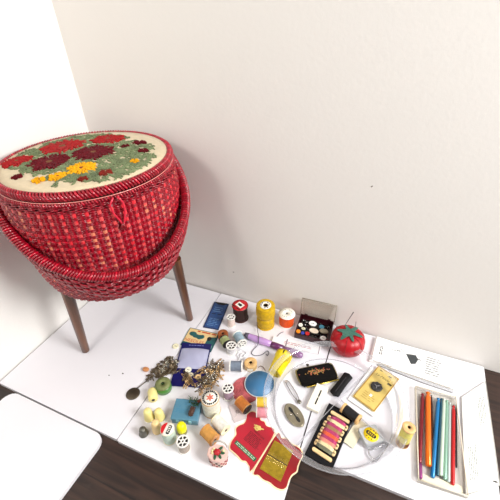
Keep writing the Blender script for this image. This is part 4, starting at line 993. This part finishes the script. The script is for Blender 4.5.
# (y share, floss colours, words)
rows_ = [(.345, None, 'bare tan bobbin at the top of the black card'), (.225, ('magenta', 'cream'), 'bobbin of magenta and cream floss below the bare tan one'), (.105, ('magenta', 'brown'), 'bobbin of magenta and brown floss, second of the wound ones'),
         (-.015, ('magenta', 'orange'), 'bobbin of magenta and orange floss in the middle of the black card'), (-.135, ('magenta', 'salmon'), 'bobbin of magenta and salmon floss below the orange one'),
         (-.255, ('cream', 'olive'), 'bobbin of cream and olive grey floss near the bottom of the black card'), (-.375, None, 'bare pale bobbin at the bottom of the black card')]
for ys, cl2, lab in rows_:
    f = thing('floss_bobbin', lab, 'bobbin', Mc @ Vector((.02*w+.05*w*(1 if ys > .2 else 0), ys*h, .004)), a-.06, 'floss bobbins on the black card')
    lw_ = w*.74; bw = h*(.098 if cl2 else .072)
    bm = B()
    if cl2 is None: prism(bm, rrect(lw_, bw*.8, bw*.38), 0, .003)
    else:
        prism(bm, rrect(lw_*.9, bw*.62, bw*.2), .0, .0026)
        for s in (-1, 1):
            for t_ in (-1, 1): lathe(bm, [(0, 0), (bw*.3, 0), (bw*.3, .003), (0, .003)], 14, T(s*lw_*.45, t_*bw*.17, 0))
    obj('bobbin_body', bm, bone, f)
    if cl2:
        for nm_, y0, y1 in ((cl2[0], .0, .62), (cl2[1], -.62, .0)):
            if cl2[0] == cl2[1] and y0 == .0: y0, y1 = -.62, .62
            elif cl2[0] == cl2[1]: continue
            bm = B(); tt = mat('floss '+nm_, fl[nm_], .5, sheen=.3, var=(300, .2))
            nl = 7
            for k in range(nl):
                yy = bw*(y0+(y1-y0)*(k+.5)/nl); tube(bm, [(-lw_*.4, yy*.85, .0028), (-lw_*.2, yy*1.05, .0046), (.0, yy*1.1, .005), (lw_*.2, yy*1.05, .0046), (lw_*.4, yy*.85, .0028)], bw*(y1-y0)/nl*.62, 6)
            obj('floss', bm, tt, f)
# black and wood spool
zs_ = ZT
lying('black wound spool with wooden ends lying beside the floss card', (342.6, 407), (359.5, 420.5), 5.4, thread('black', (26, 24, 26)), wood_s, zb=ZT, tr=.9, ft=.13)
# papers in the tray
wp = mat('white card paper', (242, 240, 236), .5)
o, w, h, a = flat('paper_strip', 'white folded paper strip lying under the tape measure', 'paper', [(358, 419), (368, 425.5), (352.5, 448), (342.5, 441.5)], ZT, .0012, mat('ivory paper strip', (220, 212, 186), .6)); 
o, w, h, a = flat('paper_slip', 'white paper slip lying under the gold button card', 'paper', [(369.5, 366), (394.5, 382), (374, 418), (349.8, 400)], ZT, .0012, wp)
# gold button card
o, w, h, a = flat('button_card', 'gold card holding one dark carved button, right part of the clear tray', 'card', [(376.8, 364.6), (398.2, 378.8), (374.6, 413.8), (355.2, 396.8)], ZT+.004, .0012, mat('gold printed card', (206, 182, 106), .45, var=(60, .12)))
bm = B(); e_ = .03*w
for cx, cy, sx, sy in ((0, h/2-e_, w*.97, e_), (0, -h/2+e_, w*.97, e_), (w/2-e_, 0, e_, h*.97), (-w/2+e_, 0, e_, h*.97)): box(bm, (cx, cy, .0013), (sx, sy, .0003))
obj('border_print', bm, mat('deep gold print', (160, 112, 16), .5), o, 'deeper gold border')
bm = B(); textmesh(bm, 'La Mode', -.06*w, .29*h, .62*w, .0014, shear=.3); prints(bm, -.34*w, -.16*w, .40*h, .44*h, 1, .0014); prints(bm, .1*w, .34*w, .38*h, .43*h, 1, .0014); prints(bm, .24*w, .42*w, .20*h, .27*h, 1, .0014, lh=.7, ragged=0); obj('lettering', bm, mat('dark brown lettering', (64, 46, 20), .5), o)
bm = B(); prints(bm, -.28*w, .3*w, -.40*h, -.20*h, 4, .0014, lh=.25); obj('small_print', bm, mat('pale brown print', (172, 138, 60), .6), o)
bm = B(); box(bm, (.02*w, -.24*h, .0014), (.1*w, .06*h, .0003)); obj('price_square', bm, wp, o, 'small white square')
bu = tag(obj('button', (lambda bm: (lathe(bm, [(0, 0), (.0108, 0), (.0122, .0014), (.0112, .0034), (.008, .004), (.006, .0034), (0, .003)], 28), [ell(bm, (.0095*cos(k*pi/4), .0095*sin(k*pi/4), .0026), (.0036, .0032, .0016), I4, 8, 6) for k in range(8)], bm)[2])(B()), mat('carved black button', (40, 38, 40), .35, coat=.3)), 'round dark carved button mounted on the gold card', 'button')
bu.location = P(376.4, 387, ZT+.006)+Vector((0, 0, 0)); bu.location.z = ZT+.0053
bm = B()
for k in range(3): tube(bm, [(0, 0, .0042), (.0062*cos(k*2.09+.5), .0062*sin(k*2.09+.5), .0044)], .0010, 6)
obj('carving', bm, mat('grey carving', (126, 122, 124), .4), bu, 'grey carved star')
# tape measure key ring
zt = .014
c, a, w, h = frame4([(360.2, 429.4), (375.4, 424.2), (382.6, 438.8), (366.2, 446.4)], zt)
o = thing('tape_measure', 'small silver tape measure with a yellow round label, in the clear tray', 'tape measure', (c.x, c.y, ZT+.0012), a)
bm = B(); prism(bm, rrect(w*1.04, h*1.08, .0025), 0, zt-ZT-.001); bmesh.ops.bevel(bm, geom=[e for e in bm.edges if e.verts[0].co.z == e.verts[1].co.z], offset=.0012, segments=2, affect='EDGES'); obj('case', bm, mat('silver plastic', (186, 188, 190), .3, metal=.15), o)
zz = zt-ZT-.001; R_ = .45*min(w, h)*1.02
bm = B(); lathe(bm, [(0, zz), (R_, zz), (R_, zz+.0005), (0, zz+.0005)], 32); obj('face_label', bm, mat('label yellow', (248, 214, 8), .4), o, 'round yellow label')
bm = B(); prism(bm, rrect(R_*.62, R_*1.45, R_*.3), zz+.0005, zz+.0008, Matrix.Rotation(.55, 4, 'Z'))
for s in (-1, 1):
    for k in range(3): box(bm, (s*R_*(.55+.1*(k % 2)), (k-1)*R_*.36, zz+.0006), (R_*.12, R_*.2, .0003), Matrix.Rotation(.55, 4, 'Z'))
obj('label_print', bm, black, o, 'black emblem and lettering')
bm = B()
for k in range(4): box(bm, (0, (k-1.5)*R_*.26, zz+.0009), (R_*.34, R_*.07, .0002), Matrix.Rotation(.55, 4, 'Z'))
obj('label_print', bm, mat('label yellow', (248, 214, 8), .4), o, 'yellow stripes in the emblem')
chrome = mat('chrome', (205, 205, 208), .2, metal=.7)
q = [P(x, y, ZT+.003) for x, y in ((368.6, 450), (375, 449), (386.6, 443.4), (388, 445.5), (378, 460.5), (375.6, 461), (369.6, 455.5))]; c0 = q[0].copy(); c0.z = 0
ol = Vector((c.x, c.y, ZT+.0012)); Mi = Matrix.Rotation(-a, 4, 'Z')
bm = B(); tube(bm, [Mi @ (x-ol) for x in cat(q+[q[0]], 5)][:-1], .0013, 8, closed=True); obj('key_clip', bm, chrome, o, 'chrome triangular clip')
bm = B(); qa = [P(x, y, ZT+.006) for x, y in ((371.5, 449), (375, 448.4), (378.5, 446.8), (382, 445.2), (385.4, 443.6))]
for i, x in enumerate(qa):
    x = Mi @ (x-ol); M = Matrix.Translation(x) @ Matrix.Rotation(-.4, 4, 'Z') @ Matrix.Rotation(pi/2*(i % 2), 4, 'X')
    tube(bm, [M @ Vector((.0034*cos(t), .0022*sin(t), 0)) for t in [2*pi*k/12 for k in range(12)]], .0008, 6, closed=True)
obj('chain', bm, chrome, o)

# ------------------------------------------------------------------ leaflet and hook case
zl = .009
c, a, w, h = frame4([(374.6, 338.6), (464.5, 360.5), (456, 386.2), (370.2, 362.2)], zl)
o = thing('instruction_leaflet', 'folded white instruction leaflet with a black drawing, lying along the wall', 'leaflet', (c.x, c.y, 0), a)
lp = mat('white leaflet paper', (246, 245, 242), .5)
bm = B(); box(bm, (0, 0, .0030), (w, h, .006)); box(bm, (.002, .001, .0076), (w*.985, h*.97, .0028)); obj('pages', bm, lp, o)
bm = B(); box(bm, (-.0, -h/2-.0002, .0058), (w*.8, .0006, .0008)); box(bm, (-.35*w, -h*.5+.0004, .0091), (.22*w, .001, .0003)); obj('fold_crease', bm, mat('brownish crease', (150, 130, 104), .7), o)
zz = .0091
bm = B(); prism(bm, [(-.11*w, .16*h), (-.06*w, .20*h), (.0*w, .23*h), (.035*w, .10*h), (.01*w, -.1*h), (-.04*w, -.16*h), (-.07*w, -.02*h)], zz, zz+.0003); box(bm, (.05*w, .1*h, zz), (.03*w, .03*h, .0003)); obj('drawing', bm, mat('charcoal drawing', (62, 66, 68), .6), o, 'charcoal drawing of a sewing hand')
bm = B(); random.seed(2)
for i in range(16): box(bm, (random.uniform(-.28, -.13)*w, random.uniform(.14, .27)*h, zz), (.012*w, .03*h, .0003), Matrix.Rotation(0, 4, 'Z'))
tube(bm, [(-.14*w, .2*h, zz), (-.1*w, .17*h, zz)], .0004, 5); obj('drawing', bm, mat('mid grey drawing', (140, 142, 144), .6), o)
bm = B(); prints(bm, .12*w, .30*w, -.34*h, .34*h, 8, zz, lh=.4, ragged=.25); obj('printed_text', bm, mat('light grey print', (120, 120, 120), .6), o)
Mr = T(-.4*w, 0, 0) @ Matrix.Rotation(pi/2, 4, 'Z'); bm = B(); prints(bm, -.18*h, .28*h, -.004, .0035, 2, zz, lh=.55, ragged=.3, M=Mr); obj('printed_text', bm, mat('mid grey print', (80, 78, 78), .6), o); bm = B(); prints(bm, -.12*h, .3*h, -.006-.09*w*4, -.0035-.09*w*4, 1, zz, lh=.3, M=Mr @ T(0, -.37*w, 0)); obj('printed_text', bm, mat('mid grey print', (80, 78, 78), .6), o)
box_b = None
# clear sleeve edge strip in front of the leaflet
c2, a2, w2, h2 = frame4([(377.5, 362.8), (453, 388), (450, 396.5), (419.5, 385.8)], .001)
o = thing('plastic_sleeve', 'thin clear plastic sleeve lying under the leaflet in front of the wall', 'sleeve', P(415, 378, 0))
q = [P(x, y, .0008)-o.location for x, y in ((376.5, 364.8), (421, 382.4), (452.6, 393), (458, 378), (380, 352))]
bm = B(); prism(bm, [(p.x, p.y) for p in q], .0003, .0008); obj('sheet', bm, clear('clear sleeve sheet', (252, 252, 252), .6, .02, .25), o)
bm = B(); tube(bm, [(p.x, p.y, .001) for p in q[:3]], .0008, 6); obj('sheet_edge', bm, mat('grey sheet edge', (110, 106, 104), .5), o)
# hook case
zk = .010
c, a, w, h = frame4([(419.4, 389.8), (459.4, 395.2), (463.4, 494.6), (414.4, 478)], zk)
case = thing('hook_case', 'clear plastic case holding a row of crochet hooks, at the right front', 'case', (c.x, c.y, 0), a)
clc = clear('clear case plastic', (251, 250, 247), .4, .01, .05); cce = mat('cream case edge', (226, 216, 196), .35)
bm = B(); box(bm, (0, 0, .0008), (w, h, .0012))
for sx in (-1, 1): box(bm, (sx*w/2, 0, zk/2+.0002), (.0014, h, zk))
for sy in (-1, 1): box(bm, (0, sy*h/2, zk/2+.0002), (w, .0014, zk))
obj('case_tray', bm, clc, case)
bm = B()
for sx in (-1, 1): tube(bm, [(sx*w/2, -h/2, zk), (sx*w/2, h/2, zk)], .0011, 6)
for sy in (-1, 1): tube(bm, [(-w/2, sy*h/2, zk), (w/2, sy*h/2, zk)], .0011, 6)
obj('case_edge', bm, cce, case)
bm = B(); g = []
for i in range(15):
    u = i/14; g.append([bm.verts.new((w*(-.42+.84*u), -h*.5+.003+h*.07*v, .0018+.004*abs(sin(7*u+2*v))*(1-.4*v))) for v in (0, .5, 1)])
for i in range(14):
    for v in range(2): f = bm.faces.new((g[i][v], g[i+1][v], g[i+1][v+1], g[i][v+1])); f.smooth = True
obj('sleeve_end', bm, mat('creased cream sleeve', (226, 220, 196), .3, coat=.4), case, 'creased cream plastic end')
q = [P(x, y, .002) for x, y in ((461.4, 397.6), (485.3, 381.8), (499.6, 485.4), (465.6, 495))]
cl_ = sum(q, Vector())/4; Mc2 = Matrix.Rotation(-a, 4, 'Z'); base = Vector((c.x, c.y, 0))
ql = [Mc2 @ (p-base) for p in q]
bm = B(); prism(bm, [(p.x, p.y) for p in ql], .0006, .003); ld = obj('case_lid', bm, mat('frosted white lid', (244, 244, 242), .35, coat=.2), case, 'white lid folded out flat')
bm = B()
for i in range(4): tube(bm, [(ql[i].x, ql[i].y, .0032), (ql[(i+1) % 4].x, ql[(i+1) % 4].y, .0032)], .0008, 6)
obj('lid_edge', bm, mat('pale grey lid edge', (200, 198, 192), .4), ld)
def lidp(u, v): return ql[0].lerp(ql[1], u).lerp(ql[3].lerp(ql[2], u), v)
random.seed(9)
for (u0, v0, v1, n_) in ((.62, .13, .45, 5), (.16, .58, .92, 5)):
    bm = B()
    for i in range(n_):
        A_ = lidp(u0+.055*i, v0+.03*random.random()); C_ = lidp(u0+.055*i, v1-.2*(v1-v0)*random.random()); d = C_-A_
        Mx = T(A_.x, A_.y, 0) @ Matrix.Rotation(atan2(d.y, d.x), 4, 'Z'); prints(bm, 0, d.length, -.001, .001, 1, .0032, lh=.55, ragged=0, M=Mx)
    obj('printed_text', bm, mat('grey green print', (96, 100, 84), .6), ld)
bm = B(); p = lidp(.88, .965); ell(bm, (p.x, p.y, .0036), (.004, .0016, .0012), T(0, 0, 0), 10, 6); obj('lid_catch', bm, mat('dark catch', (70, 64, 60), .5), ld)
# crochet hooks
alu = lambda n, c: mat('anodised '+n, c, .28, metal=.35, coat=.3)
hooks = [((422.6, 393.4), (419.6, 463), 1.9, 'maroon', (128, 20, 36), 'maroon crochet hook at the left end of the row'),
         ((420, 464), (420.4, 478.5), 1.9, 'violet', (150, 70, 130), 'short violet stub below the maroon hook'),
         ((428, 392), (428.4, 466.4), 2.7, 'orange', (240, 120, 18), 'thick orange crochet hook second from the left'),
         ((431.4, 395), (433, 440), .9, 'dark steel', (70, 44, 44), 'thin dark steel hook beside the orange one'),
         ((438.4, 398), (432.4, 478), 2.0, 'bright blue', (14, 120, 178), 'bright blue crochet hook in the middle of the row'),
         ((441.6, 398), (437.4, 476), 1.4, 'dark teal', (32, 84, 100), 'dark teal crochet hook right of the bright blue one'),
         ((444.2, 398.4), (440.8, 476), 1.8, 'pale mint', (206, 222, 206), 'pale mint crochet hook right of the dark teal one'),
         ((447.2, 400), (444.8, 480), 1.6, 'sea green', (146, 184, 164), 'sea green crochet hook in the right half of the row'),
         ((449.8, 402), (448.6, 482.4), 1.5, 'silver', (186, 198, 196), 'silver green crochet hook left of the red one'),
         ((453.6, 405.5), (452.6, 485), 1.8, 'bright red', (196, 26, 30), 'bright red crochet hook at the right of the row'),
         ((456.2, 404), (456.4, 468), .8, 'black', (44, 40, 44), 'thin black hook at the right end of the row')]
for A_, C_, rp, nm, cl3, lab in hooks:
    r = rp*mpp(440, 440); z = .0016+r+.0004
    p0, p1 = P(*C_, z), P(*A_, z); d = p1-p0; L = d.length
    if L > .05:
        o = thing('crochet_hook', lab, 'crochet hook', p0, Vector((0, 0, 1)).rotation_difference(d), 'crochet hooks in the case')
        bm = B(); lathe(bm, [(0, 0), (.8*r, .0006), (r, .002), (r, .40*L), (1.0*r, .44*L), (1.0*r, .6*L), (r, .64*L), (r, .92*L), (.75*r, .945*L)], 16)
        obj('shaft', bm, alu(nm, cl3), o)
        bm = B(); lathe(bm, [(.75*r, .945*L), (.55*r, .96*L), (.6*r, .972*L), (.95*r, .98*L), (.6*r, .995*L), (0, L)], 14); obj('hook_tip', bm, alu(nm, cl3), o)
        bm = B(); box(bm, (0, r*.86, .52*L), (r*1.1, r*.25, .1*L), bevel=r*.1); obj('thumb_rest', bm, alu(nm+' rest', tuple(min(255, v+24) for v in cl3)), o)
    else:
        o = thing('crochet_hook', lab, 'crochet hook', p0, Vector((0, 0, 1)).rotation_difference(d), 'crochet hooks in the case')
        bm = B(); lathe(bm, [(0, 0), (.8*r, .0006), (r, .002), (r, L), (0, L)], 16); obj('shaft', bm, alu(nm, cl3), o)

# ------------------------------------------------------------------ light
def area(name, loc, target, size, power, col=(1, 1, 1), sy=None):
    l = bpy.data.lights.new(name, 'AREA'); l.energy = power; l.size = size; l.color = col
    if sy: l.shape = 'RECTANGLE'; l.size_y = sy
    o = bpy.data.objects.new(name, l); COL.objects.link(o); o.location = loc
    o.rotation_euler = (Vector(target)-Vector(loc)).to_track_quat('-Z', 'Y').to_euler(); return o
area('window_light', (2.0, -.44, 1.15), (.2, -.3, .25), .62, 43, (1, .992, .982))
area('ceiling_lamp', (.16, -1.2, 1.2), (.4, 0, .2), .26, 5.0, (1, .97, .92))
w = bpy.data.worlds.new('room'); SC.world = w; w.use_nodes = True
w.node_tree.nodes['Background'].inputs[0].default_value = (1, .99, .975, 1); w.node_tree.nodes['Background'].inputs[1].default_value = .2
SC.view_settings.view_transform = 'Standard'; SC.view_settings.look = 'None'; SC.view_settings.gamma = 1; SC.view_settings.exposure = .04
SC.view_settings.use_curve_mapping = False
SC.cycles.max_bounces = 8; SC.cycles.transparent_max_bounces = 24
